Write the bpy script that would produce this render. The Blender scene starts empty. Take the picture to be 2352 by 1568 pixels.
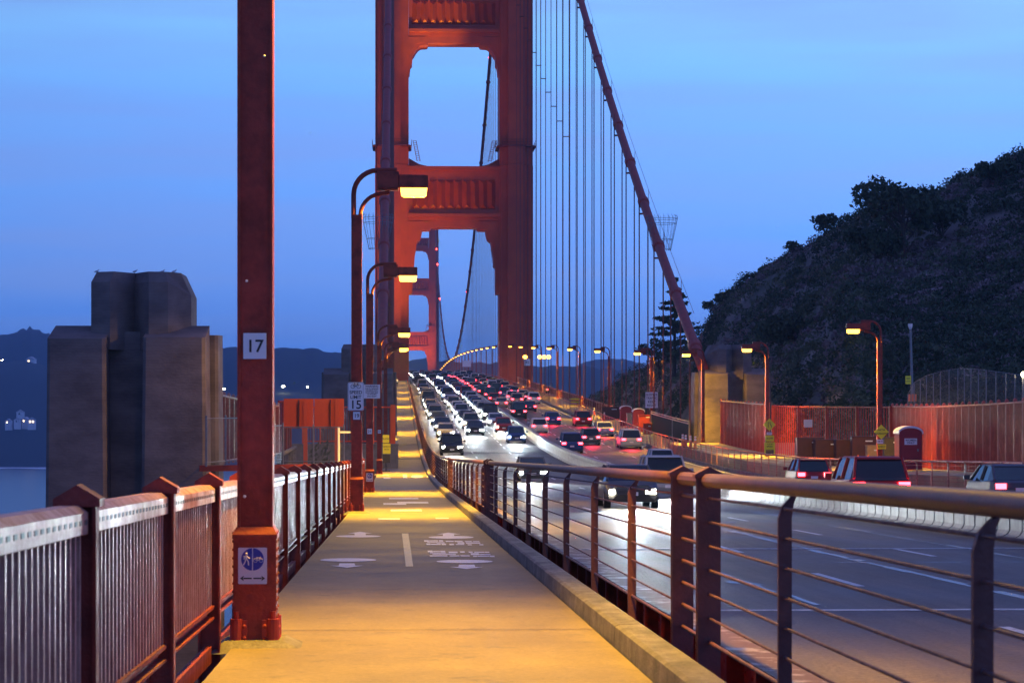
import bpy, math, random
import numpy as np
from mathutils import Vector, noise, Matrix
random.seed(7); rng = np.random.default_rng(7)
S = bpy.context.scene
C = S.collection
# ------------------------------------------------------------------ camera
# bridge axis = +Y, its centre line = X 0, heights are counted from the photographer's eye, water lies at -75
CAMX = -12.23
YAW = math.radians(2.61)
F = 5720.0
cd = bpy.data.cameras.new('camera'); cam = bpy.data.objects.new('camera', cd); C.objects.link(cam)
cam.location = (CAMX, 0, 0); cam.rotation_euler = (math.radians(90), 0, -YAW)
cd.lens = F / 2352 * 36; cd.sensor_width = 36; cd.shift_y = 141 / 2352
cd.clip_start = 0.5; cd.clip_end = 30000
cd.dof.use_dof = True; cd.dof.focus_distance = 60; cd.dof.aperture_fstop = 9
S.camera = cam
S.view_settings.view_transform = 'Standard'; S.view_settings.look = 'None'
S.view_settings.gamma = 1; S.view_settings.exposure = 0
cy = S.cycles
cy.use_denoising = True
cy.max_bounces = 6; cy.diffuse_bounces = 2; cy.glossy_bounces = 3; cy.transmission_bounces = 4; cy.volume_bounces = 0
cy.sample_clamp_indirect = 3; cy.sample_clamp_direct = 0
cy.caustics_reflective = False; cy.caustics_refractive = False
cy.use_light_tree = True
# ------------------------------------------------------------------ sky (blue hour) and the last light of the sun
w = bpy.data.worlds.new('World'); S.world = w; w.use_nodes = True
nt = w.node_tree; N = nt.nodes; L = nt.links; N.clear()
wo = N.new('ShaderNodeOutputWorld'); bg = N.new('ShaderNodeBackground'); L.new(bg.outputs[0], wo.inputs[0])
tc = N.new('ShaderNodeTexCoord'); sep = N.new('ShaderNodeSeparateXYZ'); L.new(tc.outputs['Generated'], sep.inputs[0])
ramp = N.new('ShaderNodeValToRGB'); L.new(sep.outputs[2], ramp.inputs[0])
def lin(r, g, b):
    f = lambda c: ((c / 255 + .055) / 1.055) ** 2.4 if c > 10 else c / 255 / 12.92
    return (f(r), f(g), f(b), 1)
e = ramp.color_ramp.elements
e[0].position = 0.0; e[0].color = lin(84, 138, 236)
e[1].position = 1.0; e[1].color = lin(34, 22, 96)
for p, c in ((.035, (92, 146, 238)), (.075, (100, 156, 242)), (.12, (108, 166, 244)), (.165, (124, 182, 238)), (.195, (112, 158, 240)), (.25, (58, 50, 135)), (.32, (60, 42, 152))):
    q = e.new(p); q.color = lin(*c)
# thin cloud streaks, long in azimuth
mp = N.new('ShaderNodeMapping'); mp.inputs['Scale'].default_value = (2.2, 2.2, 30); mp.inputs['Rotation'].default_value = (0, math.radians(4), 0)
L.new(tc.outputs['Generated'], mp.inputs[0])
nz = N.new('ShaderNodeTexNoise'); nz.inputs['Scale'].default_value = 2.2; nz.inputs['Detail'].default_value = 5; nz.inputs['Roughness'].default_value = .5
L.new(mp.outputs[0], nz.inputs[0])
mr = N.new('ShaderNodeMapRange'); mr.inputs['From Min'].default_value = .35; mr.inputs['From Max'].default_value = .72; mr.inputs['To Min'].default_value = 0; mr.inputs['To Max'].default_value = .85
L.new(nz.outputs[0], mr.inputs[0])
mx = N.new('ShaderNodeMix'); mx.data_type = 'RGBA'; L.new(mr.outputs[0], mx.inputs[0]); L.new(ramp.outputs[0], mx.inputs[6]); mx.inputs[7].default_value = lin(116, 152, 226)
# the west (right of the picture) is brighter than the east
mr2 = N.new('ShaderNodeMapRange'); mr2.inputs['From Min'].default_value = -.16; mr2.inputs['From Max'].default_value = .22; mr2.inputs['To Min'].default_value = .80; mr2.inputs['To Max'].default_value = 1.10
L.new(sep.outputs[0], mr2.inputs[0])
mul = N.new('ShaderNodeVectorMath'); mul.operation = 'SCALE'; L.new(mx.outputs[2], mul.inputs[0]); L.new(mr2.outputs[0], mul.inputs['Scale'])
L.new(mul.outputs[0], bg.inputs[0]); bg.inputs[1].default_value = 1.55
sd = bpy.data.lights.new('sun', 'SUN'); sd.energy = .05; sd.angle = math.radians(20); sd.color = (1, .7, .6)
so = bpy.data.objects.new('sun', sd); so.rotation_euler = (math.radians(70), 0, math.radians(100)); C.objects.link(so)

# ------------------------------------------------------------------ helpers
FWD = Vector((math.sin(YAW), math.cos(YAW), 0)); RGT = Vector((math.cos(YAW), -math.sin(YAW), 0))
def at(x, y, d):
    """3-D place of a spot of the photograph (2352 px wide) whose distance d is known"""
    p = Vector((CAMX, 0, 0)) + RGT * ((x - 1176) * d / F) + FWD * d
    return Vector((p.x, p.y, (925 - y) * d / F))
def pchip(kn):
    xs = np.array([k[0] for k in kn], float); ys = np.array([k[1] for k in kn], float)
    h = np.diff(xs); dl = np.diff(ys) / h; m = np.zeros(len(xs)); m[0] = dl[0]; m[-1] = dl[-1]
    for i in range(1, len(xs) - 1):
        m[i] = (dl[i - 1] * h[i] + dl[i] * h[i - 1]) / (h[i] + h[i - 1])
    def f(x):
        i = int(min(max(np.searchsorted(xs, x) - 1, 0), len(xs) - 2)); t = (x - xs[i]) / h[i]
        t2 = t * t; t3 = t2 * t
        return float((2*t3-3*t2+1)*ys[i] + (t3-2*t2+t)*h[i]*m[i] + (-2*t3+3*t2)*ys[i+1] + (t3-t2)*h[i]*m[i+1])
    return f
_ph = pchip([(-20,1.0),(0,1.41),(30,2.04),(60,2.67),(95,3.38),(120,3.82),(140,4.03),(165,4.03),(190,3.8),(209,3.5),(248,2.6),(298,1.35),(346,.1),(394,-1.1),(440,-2.2),(552,-5.0),(700,-7.7),(900,-10.4),(1192,-12.2),(1484,-10.6),(1832,-5.5),(2300,3)])
def pz(s): return -_ph(s)
def rz(s): return pz(s) - (.35 + .3 * min(max((s - 100) / 110, 0), 1))
def wz(s): return rz(s) + .3
def srange(a, b):
    out = [a]
    while out[-1] < b:
        s = out[-1]; out.append(min(b, s + (2 if s < 130 else 4 if s < 300 else 8 if s < 600 else 20)))
    return out

class MB:
    def __init__(s): s.v = []; s.f = []; s.m = []
    def add(s, vs, fs, m=0):
        n = len(s.v); s.v += [tuple(p) for p in vs]; s.f += [tuple(n + i for i in q) for q in fs]; s.m += [m] * len(fs); return s
    def box(s, x0, x1, y0, y1, z0, z1, m=0):
        vs = [(x, y, z) for z in (z0, z1) for x, y in ((x0, y0), (x1, y0), (x1, y1), (x0, y1))]
        return s.add(vs, [(3, 2, 1, 0), (4, 5, 6, 7), (0, 1, 5, 4), (1, 2, 6, 5), (2, 3, 7, 6), (3, 0, 4, 7)], m)
    def obox(s, c, sx, sy, sz, rz_=0, m=0):
        ca, sa = math.cos(rz_), math.sin(rz_); vs = []
        for z in (-sz / 2, sz / 2):
            for x, y in ((-sx/2, -sy/2), (sx/2, -sy/2), (sx/2, sy/2), (-sx/2, sy/2)):
                vs.append((c[0] + x * ca - y * sa, c[1] + x * sa + y * ca, c[2] + z))
        return s.add(vs, [(3, 2, 1, 0), (4, 5, 6, 7), (0, 1, 5, 4), (1, 2, 6, 5), (2, 3, 7, 6), (3, 0, 4, 7)], m)
    def prism(s, poly, a, b, axis='y', m=0):
        """poly in the two other axes (x,z for y; y,z for x; x,y for z)"""
        def P(p, t): return (p[0], t, p[1]) if axis == 'y' else (t, p[0], p[1]) if axis == 'x' else (p[0], p[1], t)
        n = len(poly); vs = [P(p, a) for p in poly] + [P(p, b) for p in poly]
        fs = [(i, (i + 1) % n, n + (i + 1) % n, n + i) for i in range(n)] + [tuple(range(n - 1, -1, -1)), tuple(range(n, 2 * n))]
        return s.add(vs, fs, m)
    def loft(s, rings, m=0, cap=True, closed=True):
        n = len(rings[0]); vs = [p for r in rings for p in r]; fs = []
        for k in range(len(rings) - 1):
            for i in range(n if closed else n - 1):
                j = (i + 1) % n; fs.append((k*n+i, k*n+j, (k+1)*n+j, (k+1)*n+i))
        if cap and closed: fs += [tuple(range(n - 1, -1, -1)), tuple((len(rings)-1)*n + i for i in range(n))]
        return s.add(vs, fs, m)
    def tube(s, pts, r, n=8, m=0, cap=True):
        pts = [Vector(p) for p in pts]; rings = []; up = None
        for i, p in enumerate(pts):
            d = (pts[min(i + 1, len(pts) - 1)] - pts[max(i - 1, 0)]).normalized()
            if up is None: up = d.orthogonal().normalized()
            up = (up - d * up.dot(d)).normalized(); sd_ = d.cross(up); rr = r[i] if isinstance(r, (list, tuple)) else r
            rings.append([p + up * math.cos(2*math.pi*k/n) * rr + sd_ * math.sin(2*math.pi*k/n) * rr for k in range(n)])
        return s.loft(rings, m, cap)
    def cyl(s, c, r, h, axis='z', n=16, m=0):
        c = Vector(c); d = {'x': Vector((1,0,0)), 'y': Vector((0,1,0)), 'z': Vector((0,0,1))}[axis]
        return s.tube([c, c + d * h], r, n, m)
    def sweep(s, poly, ss, zf, m=0, xf=None):
        """poly of (x, dz) carried along s with the height profile zf"""
        return s.loft([[(p[0] + (xf(t) if xf else 0), t, zf(t) + p[1]) for p in poly] for t in ss], m)
    def dome(s, c, r, d=(0, -1, 0), n=8, m=0):
        d = Vector(d).normalized(); u = d.orthogonal().normalized(); v = d.cross(u); c = Vector(c)
        rings = [[c + (u * math.cos(2*math.pi*k/n) + v * math.sin(2*math.pi*k/n)) * r * math.cos(a) + d * r * .8 * math.sin(a) for k in range(n)] for a in (0, .6, 1.15)]
        return s.loft(rings, m)
    def build(s, name, mats, parent=None, local=False, smooth=False, bevel=0):
        me = bpy.data.meshes.new(name)
        off = Vector((0, 0, 0)) if (parent is None or local) else ORG.get(root_of(parent), Vector((0, 0, 0)))
        v = np.array(s.v, dtype=np.float64).reshape(-1, 3) - np.array(off)
        me.from_pydata(v.tolist(), [], s.f)
        for mt in (mats if isinstance(mats, (list, tuple)) else [mats]): me.materials.append(mt)
        me.polygons.foreach_set('material_index', s.m)
        if smooth: me.polygons.foreach_set('use_smooth', [True] * len(s.f))
        me.update()
        o = bpy.data.objects.new(name, me); C.objects.link(o)
        if parent: o.parent = parent
        if bevel:
            b = o.modifiers.new('bevel', 'BEVEL'); b.width = bevel; b.segments = 2; b.limit_method = 'ANGLE'
        return o
ORG = {}
def root_of(o):
    while o.parent: o = o.parent
    return o
def tag(o, label=None, cat=None, group=None, kind=None):
    if label: o['label'] = label
    if cat: o['category'] = cat
    if group: o['group'] = group
    if kind: o['kind'] = kind
    return o
def empty(name, loc, label, cat, group=None, rz_=0):
    o = bpy.data.objects.new(name, None); C.objects.link(o); o.location = loc; o.rotation_euler = (0, 0, rz_); o.empty_display_size = .3
    ORG[o] = Vector(loc); return tag(o, label, cat, group)
KIDS = {}
def kids(o): return [c for c in ALLK.get(o.name, [])]
def copy_tree(o, parent=None, skip=()):
    c = o.copy(); C.objects.link(c)
    if parent: c.parent = parent
    for ch in list(o.children):
        if ch.name.split('.')[0] in skip: continue
        copy_tree(ch, c, skip)
    return c
ONES = ['zeroth','first','second','third','fourth','fifth','sixth','seventh','eighth','ninth','tenth','eleventh','twelfth','thirteenth','fourteenth','fifteenth','sixteenth','seventeenth','eighteenth','nineteenth']
TENS = {20:('twentieth','twenty'),30:('thirtieth','thirty'),40:('fortieth','forty'),50:('fiftieth','fifty'),60:('sixtieth','sixty'),70:('seventieth','seventy'),80:('eightieth','eighty')}
def ordn(n):
    if n < 20: return ONES[n]
    t = n // 10 * 10
    return TENS[t][0] if n == t else TENS[t][1] + '-' + ONES[n - t]

# ------------------------------------------------------------------ materials
def mat(name, col, rough=.6, metal=0, col2=None, nscale=4, nmix=1.0, bump=0, bscale=None, spec=.5, emit=None, estr=0, rough2=None, stretch=None, coord='Object', thr=(.35, .65)):
    m = bpy.data.materials.new(name); m.use_nodes = True; t = m.node_tree; b = t.nodes['Principled BSDF']
    c4 = lambda c: (c[0], c[1], c[2], 1)
    b.inputs['Base Color'].default_value = c4(col); b.inputs['Roughness'].default_value = rough; b.inputs['Metallic'].default_value = metal
    b.inputs['Specular IOR Level'].default_value = spec
    if emit: b.inputs['Emission Color'].default_value = c4(emit); b.inputs['Emission Strength'].default_value = estr
    if col2 or bump or rough2 is not None:
        co = t.nodes.new('ShaderNodeTexCoord'); src = co.outputs[coord]
        if coord == 'World':
            pass
        if stretch:
            mpn = t.nodes.new('ShaderNodeMapping'); mpn.inputs['Scale'].default_value = stretch; t.links.new(src, mpn.inputs[0]); src = mpn.outputs[0]
        nn = t.nodes.new('ShaderNodeTexNoise'); nn.inputs['Scale'].default_value = nscale; nn.inputs['Detail'].default_value = 8; nn.inputs['Roughness'].default_value = .62
        t.links.new(src, nn.inputs[0])
        r = t.nodes.new('ShaderNodeMapRange'); r.inputs['From Min'].default_value = thr[0]; r.inputs['From Max'].default_value = thr[1]; r.inputs['To Max'].default_value = nmix
        t.links.new(nn.outputs[0], r.inputs[0])
        if col2:
            x = t.nodes.new('ShaderNodeMix'); x.data_type = 'RGBA'; x.inputs[6].default_value = c4(col); x.inputs[7].default_value = c4(col2)
            t.links.new(r.outputs[0], x.inputs[0]); t.links.new(x.outputs[2], b.inputs['Base Color'])
        if rough2 is not None:
            r2 = t.nodes.new('ShaderNodeMapRange'); r2.inputs['To Min'].default_value = rough; r2.inputs['To Max'].default_value = rough2
            t.links.new(r.outputs[0], r2.inputs[0]); t.links.new(r2.outputs[0], b.inputs['Roughness'])
        if bump:
            n2 = t.nodes.new('ShaderNodeTexNoise'); n2.inputs['Scale'].default_value = bscale or nscale * 6; n2.inputs['Detail'].default_value = 4
            t.links.new(src, n2.inputs[0]); bp = t.nodes.new('ShaderNodeBump'); bp.inputs['Strength'].default_value = bump; bp.inputs['Distance'].default_value = .02
            t.links.new(n2.outputs[0], bp.inputs['Height']); t.links.new(bp.outputs[0], b.inputs['Normal'])
    return m
M = {}
M['red'] = mat('orange_red_paint', (.50, .042, .010), .5, 0, (.26, .024, .008), 2.2, .8, .12, 30, rough2=.7)
M['red_old'] = mat('worn_red_paint', (.29, .024, .008), .5, 0, (.14, .016, .008), 5, .9, .25, 40, rough2=.75)
M['rail_pale'] = mat('painted_headlit_red', (.52, .27, .20), .34, 0, (.28, .10, .07), 7, .8, .25, 60, rough2=.6)  # red paint paled so its colour carries the white of headlights
M['tower'] = mat('tower_paint', (.55, .058, .010), .6, 0, (.38, .036, .008), .25, .8, .08, 3)
M['plate'] = mat('fresh_orange_plate', (.78, .075, .012), .5, 0, (.62, .055, .012), 1.5, .6)
M['conc'] = mat('board_marked_concrete', (.20, .15, .14), .85, 0, (.10, .075, .072), .55, .9, .5, 6, stretch=(1, 1, 2.2))
def boardlines(m, sc, st):
    t = m.node_tree; b = t.nodes['Principled BSDF']; co = t.nodes.new('ShaderNodeTexCoord'); wv = t.nodes.new('ShaderNodeTexWave'); wv.bands_direction = 'Z'; wv.inputs['Scale'].default_value = sc; wv.inputs['Distortion'].default_value = 1.2; wv.inputs['Detail'].default_value = 3
    t.links.new(co.outputs['Object'], wv.inputs[0]); old = b.inputs['Base Color'].links[0].from_socket; x = t.nodes.new('ShaderNodeMix'); x.data_type = 'RGBA'; x.blend_type = 'MULTIPLY'; x.inputs[0].default_value = st
    t.links.new(old, x.inputs[6]); t.links.new(wv.outputs['Color'], x.inputs[7]); t.links.new(x.outputs[2], b.inputs['Base Color'])
boardlines(M['conc'], 5.5, .16)
M['kerb'] = mat('kerb_concrete', (.26, .235, .20), .85, 0, (.12, .11, .095), 3, .8, .5, 50)
M['barrier'] = mat('barrier_concrete', (.40, .44, .40), .7, 0, (.25, .25, .23), 2.5, .8, .2, 25)
M['white'] = mat('white_paint', (.78, .78, .76), .55, 0, (.50, .50, .48), 14, .8, thr=(.45, .75))
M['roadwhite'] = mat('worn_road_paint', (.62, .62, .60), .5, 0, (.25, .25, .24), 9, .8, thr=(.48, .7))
M['sign'] = mat('sign_white', (.74, .72, .72), .4)
M['black'] = mat('lettering_black', (.015, .013, .015), .5)
M['yellow'] = mat('sign_yellow', (.80, .70, .02), .4)
M['blue'] = mat('sign_blue', (.012, .03, .36), .4)
M['rail_brown'] = mat('brown_post_paint', (.15, .045, .032), .5, 0, (.07, .026, .022), 5, .8, .2, 40, rough2=.7)
M['fence_pale'] = mat('painted_lit_fence', (.52, .080, .055), .6, 0, (.40, .07, .045), 3, .8)  # lit copy of the fence red, light on the posts put into colour
M['dark'] = mat('dark_steel', (.03, .028, .03), .5)
M['screen'] = mat('dark_screen', (.03, .035, .04), .95, spec=.05)
M['steel'] = mat('galvanised_steel', (.22, .22, .23), .5, .5, (.13, .13, .14), 9, .7)
M['rope'] = mat('wire_rope_paint', (.17, .028, .018), .6)
M['cable'] = mat('main_cable_paint', (.38, .040, .022), .6, 0, (.21, .026, .018), 1.2, .7, .1, 8)
M['rust'] = mat('rusty_flange', (.085, .034, .03), .6, 0, (.30, .25, .26), 3.2, .9, .3, 60, rough2=.45, thr=(.52, .62))
M['tyre'] = mat('tyre_rubber', (.02, .02, .02), .8)
M['rim'] = mat('wheel_rim', (.45, .45, .47), .3, .9)
M['glass'] = mat('car_glass', (.012, .014, .018), .08)
M['lens'] = mat('sodium_lens', (.9, .5, .1), .3, emit=(1.0, .47, .05), estr=8)
M['head'] = mat('headlight_glow', (1, 1, 1), .3, emit=(.86, .94, 1.0), estr=220)
M['handrail'] = mat('brown_rail_paint', (.16, .052, .026), .5, 0, (.09, .032, .02), 4, .8, .15, 40)
M['headw'] = mat('headlight_warm_glow', (1, 1, 1), .3, emit=(1.0, .86, .62), estr=220)
M['tail'] = mat('tail_light_glow', (.6, .02, .02), .3, emit=(1.0, .03, .045), estr=22)
M['amber'] = mat('amber_glow', (.8, .3, .02), .3, emit=(1.0, .35, .03), estr=16)
M['redlamp'] = mat('red_beacon_glow', (.8, .02, .02), .3, emit=(1.0, .03, .02), estr=30)
M['winlit'] = mat('lit_window', (.9, .7, .4), .3, emit=(1.0, .75, .42), estr=5)
M['wlamp'] = mat('white_lamp_glow', (.9, .9, .8), .3, emit=(1.0, .86, .55), estr=60)
M['roof'] = mat('pale_roof', (.55, .50, .50), .6)
M['plastic'] = mat('toilet_plastic', (.30, .02, .03), .7, 0, (.22, .016, .024), 2, .6)
M['brown'] = mat('brown_cabinet', (.10, .025, .02), .6, 0, (.06, .018, .016), 2, .7)
M['cone'] = mat('cone_orange', (.75, .12, .02), .45)
M['wood'] = mat('plywood', (.42, .27, .13), .7, 0, (.30, .18, .09), 5, .8)
M['bark'] = mat('bark', (.06, .045, .035), .9, 0, (.03, .025, .02), 5, .8, .5)
M['leaf'] = mat('dark_foliage', (.075, .095, .055), .8, 0, (.03, .048, .028), .35, 1, spec=.1)
M['leaf2'] = mat('olive_foliage', (.14, .15, .085), .8, 0, (.06, .08, .045), .2, 1, spec=.1)
M['leaf3'] = mat('grey_scrub', (.28, .20, .20), .8, 0, (.13, .10, .10), .2, 1, spec=.1)
M['skin'] = mat('skin', (.45, .27, .2), .6)
M['cloth'] = mat('dark_clothes', (.03, .03, .05), .8)
M['feather'] = mat('gull_feathers', (.5, .5, .52), .7)

# asphalt: dark, a little polished in the wheel tracks, with tar seams
def asphalt(name, base, base2, ra, rb):
    m = mat(name, base, ra, 0, base2, .6, .9, .8, 26, rough2=rb, stretch=(1, .3, 1))
    return m
M['road'] = asphalt('asphalt', (.125, .098, .078), (.070, .056, .048), .66, .5)
M['road'].node_tree.nodes['Principled BSDF'].inputs['Specular IOR Level'].default_value = .32
M['tar'] = mat('tar_seal_painted_glint', (.50, .50, .50), .25, 0, (.22, .22, .22), 5, .8, .25, 12)  # pale grey is headlight glint painted onto dark tar
def slabmat():
    m = mat('sidewalk_concrete', (.33, .255, .135), .75, 0, (.22, .17, .095), .55, .9, .25, 60, rough2=.6)
    t = m.node_tree; b = t.nodes['Principled BSDF']; old = b.inputs['Base Color'].links[0].from_socket
    n = t.nodes.new('ShaderNodeTexNoise'); n.inputs['Scale'].default_value = 2.6; n.inputs['Detail'].default_value = 9; n.inputs['Roughness'].default_value = .7
    co = t.nodes.new('ShaderNodeTexCoord'); t.links.new(co.outputs['Object'], n.inputs[0])
    r = t.nodes.new('ShaderNodeMapRange'); r.inputs['From Min'].default_value = .57; r.inputs['From Max'].default_value = .70; r.inputs['To Max'].default_value = .8
    t.links.new(n.outputs[0], r.inputs[0])
    x = t.nodes.new('ShaderNodeMix'); x.data_type = 'RGBA'; x.inputs[7].default_value = (.10, .09, .085, 1)
    t.links.new(r.outputs[0], x.inputs[0]); t.links.new(old, x.inputs[6]); t.links.new(x.outputs[2], b.inputs['Base Color'])
    return m
M['path'] = slabmat()
def grit(m, sc, lo, hi):
    t = m.node_tree; b = t.nodes['Principled BSDF']; old = b.inputs['Base Color'].links[0].from_socket
    co = t.nodes.new('ShaderNodeTexCoord'); n = t.nodes.new('ShaderNodeTexNoise'); n.inputs['Scale'].default_value = sc; n.inputs['Detail'].default_value = 6; n.inputs['Roughness'].default_value = .75
    t.links.new(co.outputs['Object'], n.inputs[0]); r = t.nodes.new('ShaderNodeMapRange'); r.inputs['From Min'].default_value = .3; r.inputs['From Max'].default_value = .7; r.inputs['To Min'].default_value = lo; r.inputs['To Max'].default_value = hi
    t.links.new(n.outputs[0], r.inputs[0]); v = t.nodes.new('ShaderNodeVectorMath'); v.operation = 'SCALE'; t.links.new(old, v.inputs[0]); t.links.new(r.outputs[0], v.inputs['Scale']); t.links.new(v.outputs[0], b.inputs['Base Color'])
def streaks(m, st, lo, hi, sc=1.0):
    t = m.node_tree; b = t.nodes['Principled BSDF']; old = b.inputs['Base Color'].links[0].from_socket; co = t.nodes.new('ShaderNodeTexCoord'); mp_ = t.nodes.new('ShaderNodeMapping'); mp_.inputs['Scale'].default_value = st
    n = t.nodes.new('ShaderNodeTexNoise'); n.inputs['Scale'].default_value = sc; n.inputs['Detail'].default_value = 7; n.inputs['Roughness'].default_value = .65; t.links.new(co.outputs['Object'], mp_.inputs[0]); t.links.new(mp_.outputs[0], n.inputs[0])
    r = t.nodes.new('ShaderNodeMapRange'); r.inputs['From Min'].default_value = .32; r.inputs['From Max'].default_value = .68; r.inputs['To Min'].default_value = lo; r.inputs['To Max'].default_value = hi
    t.links.new(n.outputs[0], r.inputs[0]); v = t.nodes.new('ShaderNodeVectorMath'); v.operation = 'SCALE'; t.links.new(old, v.inputs[0]); t.links.new(r.outputs[0], v.inputs['Scale']); t.links.new(v.outputs[0], b.inputs['Base Color'])
streaks(M['road'], (1.6, .03, 1), .62, 1.3); streaks(M['road'], (.35, .10, 1), .75, 1.2, 1.5); streaks(M['path'], (.5, .22, 1), .78, 1.12, 1.6); streaks(M['kerb'], (3, .6, 3), .6, 1.15, 2)
grit(M['path'], 26, .72, 1.22); grit(M['road'], 20, .55, 1.45); grit(M['kerb'], 30, .7, 1.25)
M['yellowline'] = mat('faded_yellow_paint', (.78, .66, .34), .6, 0, (.50, .42, .24), 12, .8, thr=(.5, .7))
def watermat():
    m = mat('bay_water', (.012, .035, .075), .12, 0, None, bump=0)
    t = m.node_tree; b = t.nodes['Principled BSDF']; co = t.nodes.new('ShaderNodeTexCoord')
    mpn = t.nodes.new('ShaderNodeMapping'); mpn.inputs['Scale'].default_value = (.05, .02, 1); t.links.new(co.outputs['Object'], mpn.inputs[0])
    n = t.nodes.new('ShaderNodeTexNoise'); n.inputs['Scale'].default_value = 3; n.inputs['Detail'].default_value = 8; t.links.new(mpn.outputs[0], n.inputs[0])
    bp = t.nodes.new('ShaderNodeBump'); bp.inputs['Strength'].default_value = .5; bp.inputs['Distance'].default_value = 1.2
    t.links.new(n.outputs[0], bp.inputs['Height']); t.links.new(bp.outputs[0], b.inputs['Normal'])
    b.inputs['Roughness'].default_value = .25
    return m
M['water'] = watermat()
M['hill'] = mat('hill_soil', (.20, .15, .13), .9, 0, (.05, .055, .035), .09, 1, .6, 1.5)
M['farhill'] = mat('far_wooded_hill', (.022, .034, .030), .95, 0, (.012, .020, .018), .006, 1, .3, .1)
M['farhill2'] = mat('farther_wooded_hill', (.026, .038, .034), .95, 0, (.016, .025, .022), .004, 1)
def chainmat():
    m = bpy.data.materials.new('chain_link'); m.use_nodes = True; t = m.node_tree; b = t.nodes['Principled BSDF']; o = t.nodes['Material Output']
    b.inputs['Base Color'].default_value = (.14, .13, .12, 1); b.inputs['Roughness'].default_value = .5
    co = t.nodes.new('ShaderNodeTexCoord'); sp = t.nodes.new('ShaderNodeSeparateXYZ'); t.links.new(co.outputs['Object'], sp.inputs[0])
    def mth(op, a, bb=None):
        n = t.nodes.new('ShaderNodeMath'); n.operation = op
        for i, v in enumerate((a, bb)):
            if v is None: continue
            if isinstance(v, (int, float)): n.inputs[i].default_value = v
            else: t.links.new(v, n.inputs[i])
        return n.outputs[0]
    hx = mth('ADD', sp.outputs[0], sp.outputs[1])
    a = mth('ADD', hx, sp.outputs[2]); c = mth('SUBTRACT', hx, sp.outputs[2])
    def line(v): return mth('LESS_THAN', mth('FRACT', mth('MULTIPLY', v, 1 / .085)), .14)
    k = mth('MAXIMUM', line(a), line(c))
    tr = t.nodes.new('ShaderNodeBsdfTransparent'); ms = t.nodes.new('ShaderNodeMixShader')
    t.links.new(k, ms.inputs[0]); t.links.new(tr.outputs[0], ms.inputs[1]); t.links.new(b.outputs[0], ms.inputs[2]); t.links.new(ms.outputs[0], o.inputs[0])
    return m
M['chain'] = chainmat()

# ------------------------------------------------------------------ lettering
def text_mesh(body, size, mat_, name, parent, loc, rot=(math.pi / 2, 0, 0), sx=1.0, ext=.002, bold=0.0):
    cu = bpy.data.curves.new('t', 'FONT'); cu.body = body; cu.size = size; cu.align_x = 'CENTER'; cu.align_y = 'CENTER'; cu.extrude = ext; cu.offset = bold; cu.space_line = .9
    to = bpy.data.objects.new('t', cu)
    me = bpy.data.meshes.new_from_object(to); bpy.data.objects.remove(to); bpy.data.curves.remove(cu)
    me.name = name; me.materials.clear(); me.materials.append(mat_)
    o = bpy.data.objects.new(name, me); C.objects.link(o); o.parent = parent; o.location = loc; o.rotation_euler = rot; o.scale = (sx, 1, 1)
    return o
def rrect(w_, h_, r, n=4):
    pts = []
    for cx, cz, a0 in ((w_/2-r, h_/2-r, 0), (-w_/2+r, h_/2-r, 90), (-w_/2+r, -h_/2+r, 180), (w_/2-r, -h_/2+r, 270)):
        for k in range(n + 1):
            a = math.radians(a0 + 90 * k / n); pts.append((cx + r * math.cos(a), cz + r * math.sin(a)))
    return pts
def plate(w_, h_, r=.03, th=.006, y=0): return MB().prism(rrect(w_, h_, r), y - th, y)
def bike(mb, c, sc, y, m=0, th=.045):
    """bicycle pictogram in the XZ plane, about 2 x 1.1 units times sc"""
    cx, cz = c; P = lambda x, z: (cx + x * sc, y, cz + z * sc)
    for wx in (-.58, .58):
        pts = [P(wx + .38 * math.cos(a), .38 * math.sin(a)) for a in np.linspace(0, 2 * math.pi, 19)]
        mb.tube(pts, th * sc, 5, m)
    for a, b in (((-.58, 0), (-.22, .5)), ((-.22, .5), (.38, .5)), ((.38, .5), (.0, -.02)), ((0, -.02), (-.58, 0)), ((0, -.02), (-.28, .62)), ((.58, 0), (.34, .68)), ((.34, .68), (.52, .74)), ((-.4, .64), (-.16, .64))):
        mb.tube([P(*a), P(*b)], th * sc, 5, m)
# ------------------------------------------------------------------ ground, road, path
SS = srange(-12, 2300)
NEAR = [s for s in SS if s <= 209]
TL, TR = -13.45, -10.65
MB().sweep([(TL, 0), (TL, -.4), (TR, -.4), (TR, 0)], SS, pz).build('sidewalk', M['path']); tag(bpy.data.objects['sidewalk'], 'concrete shared path for walkers and bicycles running towards the tower', 'path', kind='structure')
o = MB().sweep([(-9.62, -1.2), (-9.62, 0), (9.55, 0), (9.55, -1.2)], SS, rz).build('road', M['road']); tag(o, 'six lane asphalt bridge road full of traffic', 'road', kind='structure')
# kerb with joints
mb = MB(); s = -12.0
while s < 2200:
    ln = 6.1 if s < 300 else 60
    ss = [s, s + ln * .33, s + ln * .66, s + ln - (.03 if s < 300 else 0)]
    mb.sweep([(TR, -.3), (TR + .03, .135), (TR + .06, .15), (TR + .22, .155), (TR + .25, .14), (TR + .25, -.3)], ss, pz); s += ln
o = mb.build('kerb', M['kerb'], bevel=0); tag(o, 'low worn concrete kerb along the right edge of the shared path', 'kerb', kind='structure')
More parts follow.
